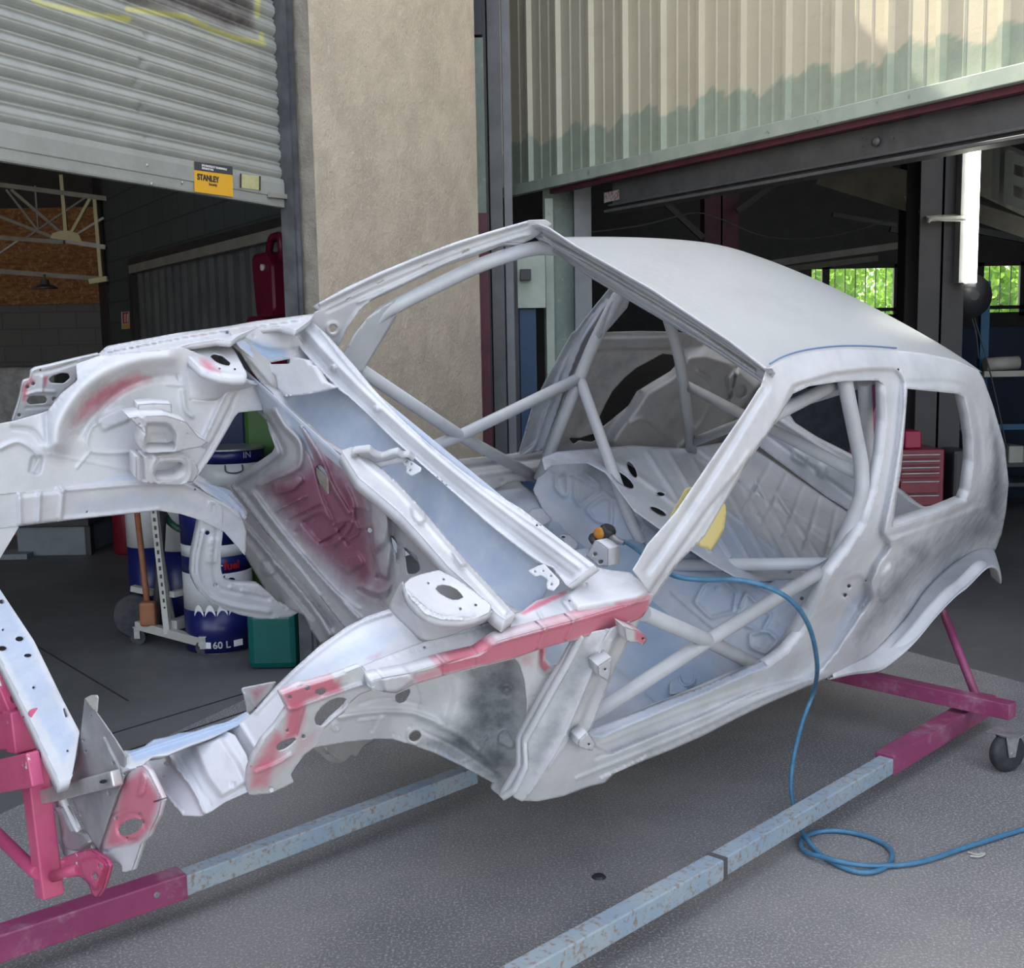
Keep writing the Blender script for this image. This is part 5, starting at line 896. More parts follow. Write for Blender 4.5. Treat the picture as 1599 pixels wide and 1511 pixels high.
# near upper apron: white top face, pink side face, perforated pink front plate
AT = plane3((1010,935,'Y',.715), (582,1070,'Y',.70), (700,985,'Y',.60))
sheet('near_apron_top', [(562,1040),(610,1021),(656,1003),(727,982),(790,962),(806,958),(814,955),(836,938),(860,930),(884,921),(890,917),(908,899),(928,884),(955,890),(984,893),(1003,908),(1021,930),(1010,938),(996,941),(946,956),(901,970),(845,985),(780,1003),(750,1023),(695,1037),(640,1054),(596,1060),(583,1074),(574,1070)], AT, WHITE, shell,
  holes=[circ(889,938,1.8), circ(663,1010,2.2)], feats=[('pad', [(880,930),(900,905),(930,886),(990,893),(1020,925),(996,938),(940,948),(900,955)], 14, .03), ('line', [(880,940),(898,965)], 3, .008), ('line', [(840,955),(855,980)], 3, .008), ('line', [(566,1042),(576,1062),(590,1060)], 1.8, -.006), ('line', [(640,1008),(648,1020)], 2, -.005), ('line', [(690,993),(730,985),(800,965)], 2, -.004), ('dots', [(600,1030),(700,1000),(800,972)], 13, -.003), ('circ', (915,913), 3, -.006), ('line', [(975,912),(1000,908)], 2, -.004)],
  paint=[('r', [(640,1046),(695,1028),(780,994),(900,960),(946,948),(996,936),(996,950),(900,985),(780,1025),(690,1056),(640,1066)], 7, .6), ('r', [(810,958),(836,940),(884,921),(888,926),(850,945),(818,960)], 5, 1), ('r', [(596,1060),(640,1050),(690,1030),(700,1020),(650,1035),(600,1045)], 14, .7), ('r', [(960,940),(1018,926),(1010,940),(960,950)], 8, .9), ('r', [(680,1022),(695,1022),(695,1034),(684,1032)], 6, .7), ('r', [(770,975),(800,968),(800,980),(775,985)], 10, .4)], step=4)
AS = plane3((1010,935,'Y',.72), (596,1064,'Y',.705), (900,990,'Y',.715))
sheet('near_apron_side', [(1021,928),(1008,934),(996,938),(946,953),(901,967),(845,982),(780,1000),(750,1021),(695,1034),(640,1051),(596,1059),(580,1063),(582,1077),(599,1080),(610,1082),(621,1082),(648,1068),(695,1054),(750,1040),(805,1027),(843,1013),(906,996),(956,984),(989,970),(1003,963),(1012,950)], AS, WHITE, shell,
  feats=[('line', [(898,966),(884,998)], 3, .008), ('line', [(852,980),(840,1012)], 3, .008), ('line', [(694,1035),(694,1052)], 2.5, .007), ('line', [(746,1024),(745,1040)], 2.5, .006), ('line', [(596,1062),(680,1040),(780,1003),(900,970),(990,942)], 2.2, .006), ('pad', [(596,1060),(640,1052),(648,1062),(620,1080),(600,1080)], 4, .02)],
  paint=[('r', [(680,1038),(780,1001),(900,966),(1018,928),(1008,965),(906,996),(805,1027),(690,1054)], 6, 1.0), ('r', [(640,1055),(700,1035),(700,1055),(650,1068)], 8, .7), ('r', [(600,1062),(640,1055),(640,1070)], 12, .4)], step=4, rims=[(0, (0,-.03,0))])
FP = plane3((450,1085,'Y',.67), (570,1045,'Y',.68), (420,1235,'Y',.64))
sheet('near_front_plate', [(437,1083),(450,1078),(470,1068),(483,1067),(516,1058),(540,1049),(563,1040),(570,1050),(582,1077),(562,1084),(545,1099),(538,1112),(522,1122),(505,1140),(494,1165),(475,1179),(462,1196),(454,1209),(459,1221),(446,1229),(420,1239),(402,1241),(389,1241),(387,1222),(388,1205),(396,1182),(412,1155),(431,1134),(442,1118),(449,1108),(443,1096)], FP, WHITE, shell,
  holes=[[(491,1122),(495,1112),(503,1103),(514,1095),(525,1090),(535,1089),(542,1092),(544,1098),(536,1107),(525,1117),(514,1126),(503,1134),(494,1132)], [(431,1165),(437,1160),(445,1156),(461,1151),(463,1155),(455,1163),(445,1170),(434,1173)], circ(453,1088,3), circ(449,1141,2.5), circ(480,1074,4.5), circ(501,1080,9,5,-15), circ(424,1233,4), circ(474,1150,3.4)],
  feats=[('line', [(452,1108),(480,1098),(530,1080),(565,1068)], 3, .012), ('line', [(475,1104),(462,1148)], 2.5, -.008), ('line', [(400,1205),(430,1193),(455,1178)], 2.5, .008), ('line', [(468,1105),(440,1105)], 2, .006), ('pad', [(437,1083),(516,1058),(540,1049),(545,1066),(480,1092),(450,1106)], 3, .006)],
  paint=[('r', [(389,1235),(390,1200),(430,1136),(450,1150),(420,1230)], 12, .8), ('r', [(437,1082),(500,1062),(530,1060),(535,1080),(480,1096),(470,1150),(440,1160),(448,1110)], 14, 1), ('r', [(400,1180),(440,1140),(450,1180),(470,1150),(500,1140),(470,1180),(440,1200),(400,1230)], 30, .75), ('r', [(440,1080),(520,1056),(530,1075),(450,1105)], 8, 1)], step=3.5, r=4, rims=[(0, (0,-.012,0))])
sheet('apron_to_post_web', [(798,1022),(843,1010),(906,993),(912,996),(883,1041),(853,1086),(830,1125),(818,1148),(814,1150),(822,1124),(823,1096),(819,1061),(811,1036)], axis('Y', .665), WHITE, shell, holes=[[(854,1012),(866,1004),(888,1002),(902,1003),(893,1022),(878,1036),(863,1038),(853,1030)]],
  feats=[('line', [(845,1005),(842,1040),(850,1052),(870,1050),(885,1035)], 2.5, -.01), ('line', [(850,1005),(848,1036),(856,1044)], 2, .008), ('circ', (853,1071), 3, .006), ('circ', (833,1088), 2, -.005)], paint=[('r', [(842,1008),(852,1008),(850,1030),(860,1042),(850,1050),(842,1040)], 4, 1), ('r', [(805,1024),(840,1012),(835,1050),(815,1040)], 16, .5)], step=3.5)
# lower windscreen post
PF = plane3((954,981,'Y',.74), (830,1232,'Y',.75), (820,1150,'Y',.70))
sheet('front_post_face', [(906,992),(930,985),(956,981),(944,1000),(921,1058),(891,1134),(863,1186),(832,1234),(816,1252),(800,1244),(812,1225),(824,1200),(822,1160),(832,1142),(858,1094),(886,1045)], PF, WHITE, shell, paint=[('r', [(906,990),(956,981),(890,1130),(830,1230),(870,1100)], 30, .22), ('d', [(900,1000),(950,984),(920,1056),(863,1180),(830,1225),(824,1160),(860,1094)], 20, .52)], feats=[('line', [(945,1000),(915,1070),(870,1170),(825,1240)], 4, .006)], step=5)
sheet('front_post_flange', [(905,996),(912,994),(886,1045),(858,1094),(832,1142),(822,1160),(824,1200),(806,1238),(786,1250),(788,1243),(813,1202),(813,1159),(818,1147),(853,1084),(883,1036)], plane3((906,996,'Y',.715), (786,1248,'Y',.735), (818,1150,'Y',.70)), WHITE, shell, step=4, rims=[(0, (.0,-.02,0))])
# door hinge brackets and check pads on the post
for q, o2 in (([(975,978),(985,982),(998,985),(1008,992),(1010,1000),(1003,1008),(996,1003),(985,1003),(978,1000)], 'r'), ([(934,1040),(956,1026),(953,1052),(950,1064),(935,1055)], ''), ([(905,1155),(918,1143),(925,1153),(930,1160),(925,1172),(913,1170),(903,1165)], '')):
    S = axis('Y', .775); sheet('door_hinge_bracket', q, S, WHITE, shell, step=4, r=2, rims=[(0, (0,-.035,0))], paint=[('r', [(990,980),(1012,990),(1008,1010),(990,1000)], 6, .9)] if o2 else [], holes=[circ(*((1004,997) if o2 else (945,1045) if q[0][0] == 934 else (920,1162)), 1.8)])
# far chassis rail and ledge
sheet('far_rail_ledge', [(-60,748),(0,741),(100,735),(213,728),(222,745),(219,754),(150,760),(94,766),(0,772),(-60,778)], plane3((0,741,'Y',-.46), (0,772,'Y',-.42), (213,728,'Y',-.46)), WHITE, shell, paint=[('t', [(-60,745),(219,730),(219,752),(0,768)], 8, .5)], feats=[('line', [(25,740),(28,770)], 3, .008), ('line', [(50,738),(52,768)], 3, .006), ('line', [(85,736),(88,766)], 3, .006)], step=5)
RL = plane3((0,790,'Y',-.41), (219,775,'Y',-.41), (0,775,'Y',-.415))
sheet('far_chassis_rail', [(-60,777),(0,770),(94,764),(219,753),(280,752),(306,758),(325,770),(344,781),(375,800),(385,830),(383,868),(372,855),(350,830),(313,812),(281,802),(247,797),(210,801),(175,805),(103,813),(60,818),(28,822),(-60,830)], RL, WHITE, shell,
  feats=[('line', [(94,766),(219,756),(290,758),(345,785),(375,808)], 3, .006), ('line', [(30,772),(32,818)], 4, .012), ('line', [(62,770),(60,816)], 4, .012), ('line', [(98,766),(94,812)], 4, .014), ('pad', [(30,775),(95,768),(92,812),(28,820)], 4, .008), ('line', [(100,810),(175,803),(247,795)], 3, .008)], paint=[('t', [(110,775),(219,765),(300,770),(370,820),(340,815),(281,798),(110,808)], 30, .5)], holes=[circ(305,764,1.8), circ(136,799,1.5)], step=4, rims=[(0, (0,-.05,0))])
sheet('rail_gusset', [(301,752),(311,741),(331,756),(349,761),(362,766),(388,800),(383,812),(372,800),(344,781),(322,768)], plane3((301,752,'Y',-.40), (344,781,'Y',-.40), (360,765,'Y',-.47)), WHITE, shell, paint=[('t', [(300,745),(360,760),(390,810),(340,785)], 8, .6)], feats=[('line', [(306,748),(350,770),(384,804)], 2.5, .008)], step=4)
sheet('subframe_arm', [(325,783),(336,784),(347,791),(348,831),(345,860),(345,889),(350,907),(367,913),(407,916),(425,930),(437,944),(468,955),(455,962),(437,965),(407,966),(375,960),(350,951),(330,942),(315,929),(305,910),(302,898),(304,868),(309,845),(315,815)], plane3((325,783,'Y',-.40), (310,900,'Y',-.40), (460,958,'Y',-.33)), WHITE, shell, holes=[circ(324,832,3.5), circ(336,914,2.5)],
  feats=[('line', [(334,790),(338,830),(334,880),(340,915),(370,925),(420,935)], 3, -.01), ('line', [(318,830),(308,890),(325,928),(360,945),(420,955)], 4, .012), ('pad', [(326,840),(340,840),(338,880),(322,880)], 3, .008), ('circ', (380,925), 5, .004), ('circ', (360,918), 4, .004), ('dots', [(372,920),(420,932),(450,952)], 10, .004), ('dots', [(330,840),(326,885)], 9, -.003)], paint=[('t', [(320,800),(345,830),(335,880),(350,930),(440,950),(350,945),(308,900)], 20, .3)], step=4, rims=[(0, (0,-.03,0))])
sheet('gearbox_mount_bracket', [(202,653),(219,650),(260,649),(272,653),(291,659),(300,670),(310,682),(325,690),(313,698),(290,702),(275,706),(225,706),(222,694),(227,675),(213,663)], axis('Y', -.36), WHITE, shell, feats=[('pad', [(228,662),(262,662),(274,676),(272,702),(228,704)], 3, -.05), ('circ', (244,699), 4, .006), ('pad', [(234,676),(260,676),(262,690),(234,690)], 3, -.01), ('line', [(222,652),(228,664),(224,690)], 2, .01)], holes=[circ(218,662,1.5), circ(283,657,1.5), circ(293,678,1.5)], step=3, r=2, rims=[(0, (0,-.05,0))])
sheet('bracket_top_plate', [(216,632),(240,630),(268,631),(269,650),(240,650),(216,648)], axis('Y', -.40), WHITE, shell, step=5, r=2, rims=[(0, (0,-.03,0))])
sheet('oval_mount_plate', [(212,712),(240,716),(281,712),(303,717),(311,735),(302,752),(280,757),(240,755),(222,752),(213,748)], axis('Y', -.375), WHITE, shell, holes=[[(246,726),(252,721),(281,720),(290,724),(293,732),(291,740),(279,749),(244,750),(239,742)]], feats=[('ring', (268,734), 30, .006), ('line', [(222,708),(224,750)], 3, -.02)], step=3.5, rims=[(0, (0,-.04,0)), (1, (0,-.05,0))])
# front crossmember
sheet('front_crossmember', [(-70,800),(-30,868),(0,920),(53,1000),(97,1090),(124,1142),(118,1180),(111,1216),(92,1222),(40,1110),(0,1030),(-70,905)], plane3((0,920,'Z',.33), (120,1160,'Z',.33), (0,1028,'Z',.29)), WHITE, shell, holes=[circ(2,939,4.5,3.5), circ(30,997,6.5,4), circ(3,1012,7,4), circ(43,1023,6,3), circ(52,1073,2.2), circ(4,983,1.8), circ(105,1172,2), [(98,1106),(101,1105),(106,1118),(102,1120)]],
  paint=[('t', [(-70,800),(50,1000),(120,1150),(100,1200),(0,1020),(-70,900)], 10, .55)], step=5, rims=[(0, (0,0,-.03))])  # blue of the skylight on this upward face is painted in
sheet('crossmember_foot', [(-60,785),(0,790),(26,800),(30,822),(0,872),(-60,950)], plane3((28,822,'Y',-.40), (0,872,'Y',-.38), (-60,790,'Y',-.42)), WHITE, shell, step=8, rims=[(0, (.0,-.02,0))])
# front end pieces at the near corner
BX = -.62
sheet('triangular_steel_blade', [(132,1090),(150,1112),(167,1136),(182,1158),(196,1181),(195,1206),(190,1225),(181,1242),(166,1288),(152,1329),(130,1288),(111,1245),(104,1228),(110,1212),(116,1196),(122,1178)], axis('X', BX), STEEL, shell, holes=[circ(142,1117,1.6), circ(130,1156,1.5), circ(133,1173,1.5), circ(178,1191,3), circ(194,1208,2), circ(170,1238,2,4), circ(127,1272,2,3.5)], feats=[('line', [(165,1150),(182,1185),(190,1200)], 3, .006)], step=4, r=1, th=.003)
sheet('blade_flange', [(132,1090),(142,1085),(151,1085),(153,1089),(151,1112),(141,1103)], axis('X', BX-.003), OFFW, shell, step=4, r=2)
sheet('pink_corner_plate', [(200,1206),(212,1197),(221,1195),(231,1204),(243,1228),(252,1247),(239,1252),(252,1249),(246,1274),(238,1290),(231,1306),(220,1317),(213,1338),(206,1359),(197,1362),(190,1361),(189,1349),(181,1345),(172,1348),(167,1338),(158,1332),(152,1328),(166,1290),(180,1255),(192,1220)], axis('X', BX+.012), WHITE, shell,
  holes=[[(185,1296),(188,1288),(195,1283),(204,1279),(214,1277),(222,1279),(224,1284),(220,1292),(212,1299),(203,1303),(192,1305),(187,1302)], circ(182,1277,2.5), circ(219,1271,2.2), circ(199,1308,1.8)], feats=[('pad', [(213,1245),(222,1205),(230,1212),(225,1240)], 2, -.008), ('line', [(172,1272),(198,1262)], 2, .005), ('ring', (205,1291), 21, .005), ('line', [(165,1330),(215,1310)], 3, .008)],
  paint=[('r', [(160,1325),(192,1220),(222,1195),(250,1245),(240,1290),(215,1315),(190,1320)], 14, 1)], step=3.5, r=2, rims=[(0, (.012,0,0))])
g = MB(); g.beam(cw(P(70,1243,'X',BX-.012)), cw(P(183,1214,'X',BX-.012)), .034, .024, MC[:,0]); g.build('bumper_bar', ALU, shell, bevel=.004)
for hx, hy in ((161,1220),): sheet('bar_slot', circ(hx, hy, 6, 3, -10), axis('X', BX-.031), HOLE, shell, step=3, th=.0005)
sheet('corner_web', [(76,1240),(100,1240),(118,1275),(136,1310),(146,1328),(130,1335),(118,1340),(100,1336),(86,1300),(80,1270)], axis('X', BX+.03), WHITE, shell, paint=[('r', [(76,1240),(150,1330),(100,1336),(80,1270)], 30, .4), ('d', [(76,1240),(130,1300),(100,1320)], 20, .4)], feats=[('line', [(95,1250),(120,1300)], 8, -.02)], step=5)
sheet('tow_eye_plate', [(92,1345),(100,1338),(120,1330),(140,1326),(150,1332),(165,1342),(170,1352),(166,1368),(160,1388),(150,1402),(143,1396),(138,1380),(125,1368),(110,1368),(96,1366)], axis('X', BX-.015), PINKM, shell, holes=[circ(148,1368,4,6,-20), circ(157,1352,4,5,-20)], feats=[('pad', [(122,1345),(150,1338),(164,1350),(150,1390),(130,1370)], 4, -.02), ('circ', (102,1344), 4, .004)], step=3.5, rims=[(0, (.01,0,0))])
sheet('corner_channel', [(84,1262),(92,1272),(100,1300),(98,1310),(104,1325),(122,1328),(138,1315),(128,1305),(112,1300),(95,1262)], axis('X', BX+.005), STEEL, shell, step=4, r=2, rims=[(0, (.02,0,0))])
sheet('bulkhead_lower_bracket', [(377,1076),(380,1074),(420,1066),(432,1064),(424,1078),(405,1098),(392,1112),(386,1116),(384,1098)], axis('Y', .30), WHITE, shell, paint=[('r', [(384,1076),(424,1066),(400,1100)], 12, .7), ('d', [(384,1076),(424,1066),(400,1100)], 20, .4)], feats=[('line', [(382,1082),(400,1104)], 2, .006)], step=4)

sealer = MB(); sealer.tube(crom([cw(wc(SIDE.hit([p]))[0]+[0,-.004,.004]) for p in ((1203,571),(1225,559),(1260,549),(1310,543),(1360,543),(1400,546))], 6), .003, 8); sealer.build('blue_seam_sealer', mat('blue_grey_sealer', (.16,.24,.40), rough=.5), shell, True)
# ------------ cabin: floor, riser, rear floor, rear panel
gX = np.linspace(.52, 1.66, 60); gY = np.linspace(-.70, .70, 72)
def grid(name, fz, X, Y, m, paint=None, **k):
    XX, YY = np.meshgrid(X, Y, indexing='ij'); Z = fz(XX, YY); v = cw(np.stack([XX.ravel(), YY.ravel(), Z.ravel()], 1)); n = len(Y)
    f = [[i*n+j, (i+1)*n+j, (i+1)*n+j+1, i*n+j+1] for i in range(len(X)-1) for j in range(n-1)]
    nn = np.cross(v[f[0][1]]-v[f[0][0]], v[f[0][3]]-v[f[0][0]])
    if nn @ MC[:,2] < 0: f = [q[::-1] for q in f]
    mm = np.zeros((len(v), 3))
    if paint is not None: mm = paint(XX.ravel(), YY.ravel())
    o = mk(name, v, f, m, shell, True, mm); s_ = o.modifiers.new('thickness', 'SOLIDIFY'); s_.thickness = .002; s_.offset = -1; return o
def ribs(X, Y):
    z = .20 + .13*np.exp(-(np.abs(Y)/.10)**4) + .30*np.clip((.62-X)/.2, 0, 1)**1.5
    for yc in (-.5, -.35, .35, .5): z += .008*np.exp(-((Y-yc)/.022)**2)*(X > .7)
    z += .02*np.exp(-(((X-1.05)/.05)**4))*(np.abs(Y) > .12) ; return z
bl = lambda X, Y: np.stack([X*0, X*0, .55+.2*np.sin(X*9+Y*5)], 1)  # mask that paints the sky's blue over the floor pan
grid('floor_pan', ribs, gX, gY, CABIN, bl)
RIS = plane3((860,735,'X',1.655), (862,772,'X',1.62), (960,850,'X',1.62))
tri = lambda p, hh=.009: ('loop', p, 3, hh*1.5)
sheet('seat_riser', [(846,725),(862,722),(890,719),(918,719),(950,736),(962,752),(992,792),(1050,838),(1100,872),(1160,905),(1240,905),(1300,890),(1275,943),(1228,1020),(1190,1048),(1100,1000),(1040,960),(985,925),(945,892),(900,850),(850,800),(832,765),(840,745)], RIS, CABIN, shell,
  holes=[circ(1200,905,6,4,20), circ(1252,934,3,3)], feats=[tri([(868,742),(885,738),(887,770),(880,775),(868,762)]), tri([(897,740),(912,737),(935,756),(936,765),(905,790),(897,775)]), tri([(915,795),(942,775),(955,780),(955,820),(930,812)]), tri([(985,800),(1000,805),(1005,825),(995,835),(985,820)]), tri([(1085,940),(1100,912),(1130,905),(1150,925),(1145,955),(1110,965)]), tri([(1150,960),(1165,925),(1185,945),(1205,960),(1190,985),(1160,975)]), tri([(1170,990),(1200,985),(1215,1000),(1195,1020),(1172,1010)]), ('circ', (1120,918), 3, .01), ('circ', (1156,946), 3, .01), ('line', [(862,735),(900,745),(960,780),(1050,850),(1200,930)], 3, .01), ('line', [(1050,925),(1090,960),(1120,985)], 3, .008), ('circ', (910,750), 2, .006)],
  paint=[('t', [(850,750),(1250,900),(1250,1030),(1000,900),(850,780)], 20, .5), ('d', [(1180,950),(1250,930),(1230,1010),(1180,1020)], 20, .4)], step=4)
RF = Surf(lambda q: q[:,2] - (.485 - .045*np.clip((q[:,0]-1.66)/1.2, 0, 1)))
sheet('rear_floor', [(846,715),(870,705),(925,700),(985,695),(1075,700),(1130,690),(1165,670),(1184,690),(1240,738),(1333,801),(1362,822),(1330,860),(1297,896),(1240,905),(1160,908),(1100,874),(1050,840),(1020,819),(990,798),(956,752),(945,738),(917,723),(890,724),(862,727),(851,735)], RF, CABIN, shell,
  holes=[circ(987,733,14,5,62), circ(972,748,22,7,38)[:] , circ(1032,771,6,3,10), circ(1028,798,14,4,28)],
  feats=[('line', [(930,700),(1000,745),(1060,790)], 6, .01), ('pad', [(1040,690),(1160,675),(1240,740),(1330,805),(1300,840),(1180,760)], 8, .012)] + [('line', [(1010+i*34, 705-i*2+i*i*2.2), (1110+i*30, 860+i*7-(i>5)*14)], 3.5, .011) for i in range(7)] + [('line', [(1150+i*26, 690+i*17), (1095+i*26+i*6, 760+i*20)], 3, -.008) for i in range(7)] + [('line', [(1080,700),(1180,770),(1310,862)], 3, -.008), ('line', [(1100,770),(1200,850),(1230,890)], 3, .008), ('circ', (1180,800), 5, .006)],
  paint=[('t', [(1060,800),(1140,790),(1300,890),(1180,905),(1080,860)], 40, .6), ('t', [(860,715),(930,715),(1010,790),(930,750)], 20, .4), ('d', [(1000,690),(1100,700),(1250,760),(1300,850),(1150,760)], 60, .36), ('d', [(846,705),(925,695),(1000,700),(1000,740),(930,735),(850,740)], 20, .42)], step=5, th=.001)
RP = plane3((1227,645,'X',2.84), (1333,714,'X',2.84), (1333,801,'X',2.76))
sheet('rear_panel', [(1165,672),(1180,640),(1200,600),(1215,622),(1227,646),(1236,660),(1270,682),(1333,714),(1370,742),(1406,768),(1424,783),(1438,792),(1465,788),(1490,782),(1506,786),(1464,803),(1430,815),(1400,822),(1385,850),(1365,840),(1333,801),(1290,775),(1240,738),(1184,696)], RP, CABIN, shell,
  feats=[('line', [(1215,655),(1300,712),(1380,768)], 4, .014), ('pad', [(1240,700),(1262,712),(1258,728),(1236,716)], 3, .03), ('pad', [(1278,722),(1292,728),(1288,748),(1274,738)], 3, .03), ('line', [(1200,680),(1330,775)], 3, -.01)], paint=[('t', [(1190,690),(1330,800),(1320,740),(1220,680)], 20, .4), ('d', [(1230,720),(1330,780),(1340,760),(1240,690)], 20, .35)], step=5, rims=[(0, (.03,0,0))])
sheet('tailgate_surround', [(1505,640),(1512,660),(1518,690),(1518,722),(1512,768),(1507,783),(1490,784),(1496,770),(1508,740),(1510,700),(1503,660)], plane3((1505,640,'Y',.56), (1515,700,'Y',.56), (1500,775,'Y',.60)), DULL, shell, step=5)
# seat mount brackets on the front floor
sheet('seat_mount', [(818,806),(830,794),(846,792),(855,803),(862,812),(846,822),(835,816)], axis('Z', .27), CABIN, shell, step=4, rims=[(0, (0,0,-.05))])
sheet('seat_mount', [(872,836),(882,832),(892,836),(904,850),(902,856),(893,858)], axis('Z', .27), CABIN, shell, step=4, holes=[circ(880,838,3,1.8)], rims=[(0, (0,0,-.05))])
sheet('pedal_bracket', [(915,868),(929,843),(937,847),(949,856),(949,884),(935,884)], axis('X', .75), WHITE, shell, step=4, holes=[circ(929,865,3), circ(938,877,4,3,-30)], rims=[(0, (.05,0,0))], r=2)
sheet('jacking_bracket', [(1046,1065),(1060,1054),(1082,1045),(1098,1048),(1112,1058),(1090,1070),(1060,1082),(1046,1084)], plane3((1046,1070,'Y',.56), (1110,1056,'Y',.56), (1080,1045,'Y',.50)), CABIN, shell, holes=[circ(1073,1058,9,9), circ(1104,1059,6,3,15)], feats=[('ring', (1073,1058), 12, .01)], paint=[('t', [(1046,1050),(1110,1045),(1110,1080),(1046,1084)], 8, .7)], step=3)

# ------------ welded roll cage (one part, tubes as its sub-parts)
cage = bpy.data.objects.new('roll_cage', None); link(cage, Matrix.Identity(4), shell)
def tube(name, pts, r=.0225, rr=.07, m=TUBEM):
    b = MB(); b.tube([cw(p) for p in bend(pts, rr)], r, 16); return b.build(name, m, cage, smooth=True)
nd = P(1105,1000,'Y',.655); hn = P(1300,880,'X',1.665); fn = P(905,590,'X',1.68)
tube('main_hoop', [P(1205,1040,'Y',.64), P(1262,950,'X',1.66), hn, P(1346,775,'X',1.68), P(1346,728,'X',1.68), P(1318,590,'Y',.50), (1.70,.40,1.285), (1.70,-.40,1.285), P(968,455,'X',1.70), P(925,540,'X',1.69), fn, P(842,748,'X',1.65)], .0235, .05)
tube('hoop_diagonal', [fn, P(985,815,'X',1.66), P(1004,850,'X',1.66)], .022)
tube('hoop_brace', [hn, P(1040,882,'X',1.66), P(992,884,'X',1.66)], .022)
tube('door_bar', [P(915,1122,'Y',.66), nd, hn], .0225, .01); tube('door_bar', [P(1005,957,'Y',.66), nd, P(1200,1048,'Y',.66)], .0225, .01)
fx = P(718,680,'Y',-.64)
tube('door_bar', [P(640,712,'Y',-.64), fx, fn], .0225, .01); tube('door_bar', [P(555,572,'Y',-.64), fx, P(836,745,'Y',-.63)], .0225, .01)
bft, bfb = P(1052,505,'Y',-.46), P(1080,705,'X',2.30); bnt, bnb = P(1372,585,'Y',.44), P(1345,830,'X',2.30)
bnt = np.array([1.72,.47,1.25]); bnb = np.array([2.40,.50,.50])
tube('rear_stay', [np.array([1.70,-.46,1.24]), P(1062,560,'X',1.98), bfb]); tube('rear_stay', [bnt, bnb])
j1 = P(1072,602,'X',2.1); tube('stay_brace', [j1, P(1345,742,'X',1.70)], .02); tube('stay_brace', [P(1082,690,'X',2.28), P(1226,634,'X',1.95), P(1372,588,'X',1.76)], .02)
tube('windscreen_tube', [P(536,590,'Y',-.64), P(585,495,'Y',-.63), P(640,466,'Y',-.60), P(752,412,'Y',-.55), P(832,386,'Y',-.50), (1.22,-.47,1.275), (1.70,-.45,1.275)], .0235, .06)
tube('windscreen_tube', [P(1020,892,'Y',.62), P(1118,772,'Y',.57), P(1196,655,'Y',.49), (1.70,.45,1.275)], .020)
tube('header_tube', [(1.17,-.46,1.28), (1.17,.45,1.28)], .0225)
sheet('gusset_plate', [(534,560),(552,524),(576,494),(606,474),(632,463),(630,476),(604,520),(574,568),(558,592),(545,582)], axis('Y', -.605), TUBEM, cage, step=6)
sheet('gusset_plate', [(955,470),(985,462),(980,480),(945,520),(935,530),(930,520)], axis('Y', -.56), TUBEM, cage, step=6)
# ============================================================ stand, hose, tools
stand = thing('rolling_stand', 'magenta and blue steel rotisserie stand carrying the car body', 'stand', PW(1100,1390))
zr0, zr1 = .062, .125
def rail(name, p0, p1, m, w, h, z=.094): a, c = PW(*p0, z), PW(*p1, z); b = MB(); b.beam([a[0],a[1],z], [c[0],c[1],z], w, h); return b.build(name, m, stand, bevel=.004)
N0, N1, N2 = (700,1590), (1385,1192), (1440,1158)
rail('telescopic_rail', (700,1587), (1120,1352), RAILM, .055, .058); rail('telescopic_rail', (1113,1354), (1384,1193.5), RAILM, .052, .055)
b = MB(); a = PW(1116,1354,.094); c = PW(1122,1350,.094); b.beam([a[0],a[1],.094],[c[0],c[1],.094], .058, .061); b.build('weld_seam', DKSTEEL, stand)
rail('sleeve', (1381,1192), (1542,1096), MAGENTA, .07, .072)
rail('telescopic_rail', (270,1384), (738,1207), RAILM, .055, .058); rail('sleeve', (-60,1492), (285,1377), MAGENTA, .07, .072)
for p, z in (((1405,1178),.1), ((242,1395),.1)):
    q = PW(*p, z); d_ = np.array([.707,-.707,0]); b = MB(); b.lathe(q+d_*.0, [(.012,0),(.012,.004),(.008,.006),(.008,.012)], d_, 12); b.build('bolt', ZINC, stand, True)
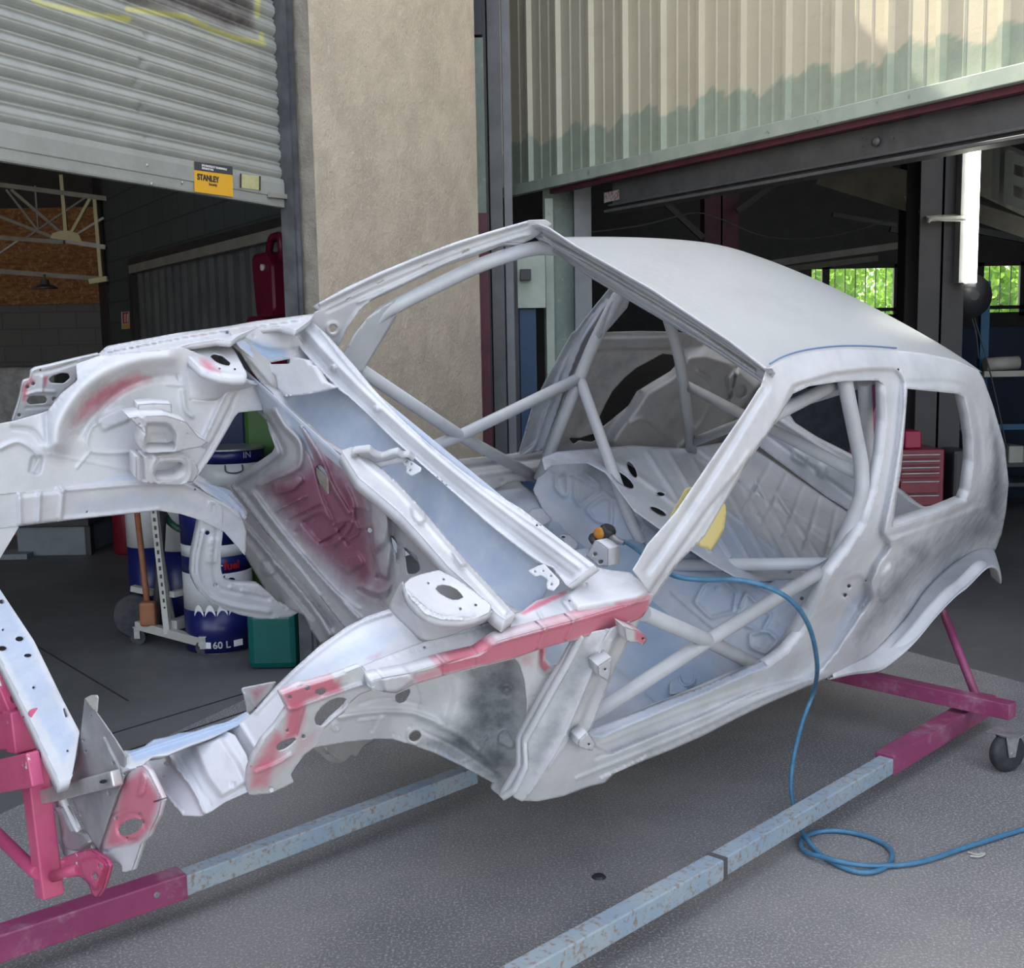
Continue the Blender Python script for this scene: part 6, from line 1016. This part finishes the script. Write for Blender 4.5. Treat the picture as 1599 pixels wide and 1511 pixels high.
# rear cross beam on castors
CB0, CB1 = PW(1582,1110,.178), PW(1270,1042,.178)
b = MB(); b.beam(CB0, CB1+(CB1-CB0)*1.0, .06, .06); b.build('rear_cross_beam', MAGENTA, stand, bevel=.004)
b = MB(); a, c = PW(1300,1040,.21), PW(1372,1036,.21); b.beam(a, c, .05, .05); b.build('pad_block', MAGENTA, stand)
a = PW(1524,1086,.15); c = PY(1463,930,a[1]+.42); b = MB(); b.tube([a, a+(c-a)*1.25], .0165, 14); b.build('inclined_tube', MAGENTA, stand, True)
def caster(p, sc=1):
    cst = bpy.data.objects.new('castor', None); link(cst, Matrix.Translation(Vector((p[0],p[1],0))), stand); ax = np.array([.90,-.40,0]); ax /= np.linalg.norm(ax); fw_ = np.cross(Zv, ax)
    ax2 = np.array([.35,-.94,0])/np.linalg.norm([.35,-.94]); c = np.array([p[0],p[1],.070])+np.cross(Zv, ax2)*.028*0
    w = MB(); w.lathe(c-ax2*.017, [(.050,0),(.066,.002),(.070,.010),(.070,.026),(.066,.034),(.050,.036)], ax2, 36); w.build('tyre', RUBBER, cst, True)
    w = MB(); w.lathe(c-ax2*.018, [(.044,.0),(.044,.036)], ax2, 28); w.build('wheel_disc', PLAST, cst, True)
    w = MB()
    for s in (-1,1):
        o = c+ax2*s*.024; f_ = np.cross(Zv, ax2); pts = [o-f_*.03+Zv*.066, o+f_*.03+Zv*.066, o+f_*.014-Zv*.012, o-f_*.014-Zv*.012]; v = pts+[q+ax2*.003*s for q in pts]; F = [[0,1,2,3],[7,6,5,4],[0,4,5,1],[1,5,6,2],[2,6,7,3],[3,7,4,0]]; w.add(v, F)
    w.build('fork', ZINC, cst); w = MB(); w.lathe(c-ax2*.03, [(.008,0),(.008,.06)], ax2, 12); w.build('axle', ZINC, cst, True)
    w = MB(); w.lathe((p[0],p[1],.133), [(.038,0),(.040,.004),(.034,.008)], (0,0,1), 24); w.box((p[0],p[1],.143), (.11,.09,.004), [CBd, np.cross(Zv, CBd), Zv]); w.build('top_plate', ZINC, cst)
CBd = (CB1-CB0)/np.linalg.norm(CB1-CB0)
cp = PW(1571,1203); caster(cp); caster(CB1+CBd*1.1)
# front head: square tubes carrying the nose
def ctube(name, p0, p1, w, h, m=PINKM, x0=-.64, x1=None, up=None): a, c = cw(P(*p0, 'X', x0)), cw(P(*p1, 'X', x0 if x1 is None else x1)); b = MB(); b.beam(a, c, w, h, MC[:,0] if up is None else up); return b.build(name, m, stand, bevel=.004)
ctube('head_post', (50,1170), (78,1398), .05, .05); ctube('head_post', (-12,1028), (32,1132), .045, .045)
ctube('head_block', (26,1108), (34,1172), .055, .05, x0=-.66); ctube('head_plate', (-14,1214), (56,1200), .075, .03, x0=-.70)
ctube('head_strut', (-60,1235), (50,1355), .001, .001)
b = MB(); b.tube([cw(P(-60,1248,'X',-.68)), cw(P(52,1358,'X',-.66)), cw(P(62,1362,'X',-.66))], .016, 14); b.tube([cw(P(84,1368,'X',-.64)), cw(P(125,1356,'X',-.63))], .013, 12); b.build('round_strut', PINKM, stand, True)
b = MB(); b.tube([cw(P(56,1114,'X',-.66)), cw(P(44,1118,'X',-.66))], .013, 14); b.build('pivot_pin', PINKM, stand, True)
sheet('clamp_plate', [(-10,1040),(5,1050),(22,1075),(30,1098),(20,1112),(5,1110),(-10,1095)], axis('X', -.655), PINKM, stand, holes=[circ(19,1092,4,6,-20)], step=5, rims=[(0, (.03,0,0))])
sheet('worn_plate', [(-10,1105),(10,1118),(26,1150),(24,1170),(-10,1172)], axis('X', -.665), PINKM, stand, step=6, rims=[(0, (.02,0,0))])
# blue air hose: from the sander over the door bar, down to the yard and off to the right
hp = [cw(P(975,845,'X',1.45)), cw(P(992,856,'X',1.35)), cw(P(1012,872,'X',1.25)), cw(P(1048,897,'Y',.52)), cw(P(1095,905,'Y',.60)), cw(P(1150,905,'Y',.68)), cw(P(1200,917,'Y',.74)), cw(P(1240,942,'Y',.79)), cw(P(1266,985,'Y',.82)), cw(P(1276,1040,'Y',.84))]
e = hp[-1]; g0 = PW(1283,1332,.008)
for px, py, z in ((1270,1080,.34),(1252,1130,.24),(1238,1190,.15),(1236,1240,.08),(1250,1292,.035)): hp.append(PW(px, py, z))
for px, py in ((1275,1328),(1308,1350),(1345,1362),(1378,1356),(1393,1338),(1384,1320),(1352,1305),(1310,1297),(1275,1299),(1252,1312),(1256,1330),(1290,1346),(1335,1356),(1385,1353),(1440,1345),(1510,1322),(1599,1294),(1700,1262)): hp.append(PW(px, py, .009 if px < 1300 or py < 1340 else .009))
hp = [np.array(p) for p in hp]
for k, p in enumerate(hp[24:29]): p[2] = .022 if k in (2,3) else .012
b = MB(); b.tube(crom(hp, 8), .0075, 12); tag(b.build('air_hose', HOSEM, smooth=True), 'blue air hose draped from the door opening and coiled on the yard', 'hose')
# air sander lying in the cabin
sn = thing('air_sander', 'black air sander with orange cap lying on the cabin floor', 'sander', cw(P(962,846,'X',1.45)))
c = cw(P(945,838,'X',1.42)); up_ = MC[:,2]*1.0
b = MB(); b.lathe(c-up_*.03, [(.05,0),(.055,.004),(.055,.012),(.03,.02)], up_, 28); b.build('pad', PLAST, sn, True)
b = MB(); b.lathe(c-up_*.012, [(.028,0),(.032,.015),(.030,.045),(.022,.055)], up_, 24); b.build('motor_housing', PLAST, sn, True)
b = MB(); b.lathe(cw(P(938,833,'X',1.40)), [(.022,-.01),(.024,.0),(.020,.018),(.010,.022)], -MC[:,0]+MC[:,2]*.4, 20); b.build('orange_cap', ORANGE, sn, True)
b = MB(); b.tube([c+up_*.01, cw(P(962,843,'X',1.42)), cw(P(975,848,'X',1.42))], [.018,.014,.008], 14); b.build('handle', STEEL, sn, True)
# yellow sheet hung behind the windscreen pillar
ys_ = sheet('abrasive_sheet', [(1070,764),(1080,760),(1100,772),(1125,783),(1133,787),(1134,801),(1131,826),(1121,845),(1111,860),(1090,852),(1060,842),(1035,832),(1050,800)], Surf(lambda q: q[:,1]-.54+.0*q[:,0]), YELP, None, step=8, r=3, th=.001)
tag(ys_, 'pale yellow abrasive sheet hanging behind the near windscreen pillar', 'sheet')
# scraps on the yard
b = MB(); b.tube(crom([PW(1512,1330,.006), PW(1525,1334,.006), PW(1538,1332,.006), PW(1530,1337,.006), PW(1515,1336,.006)], 4), .003, 6); tag(b.build('straw_scrap', OFFW), 'small pale scrap of string lying beyond the hose', 'scrap')
b = MB(); c = PW(935,1369,.0); b.lathe(c, [(.022,0),(.016,.006),(.006,.009)], (0,0,1), 12); tag(b.build('dark_pebble', PLAST), 'small dark leaf shaped lump on the asphalt under the door sill', 'pebble')
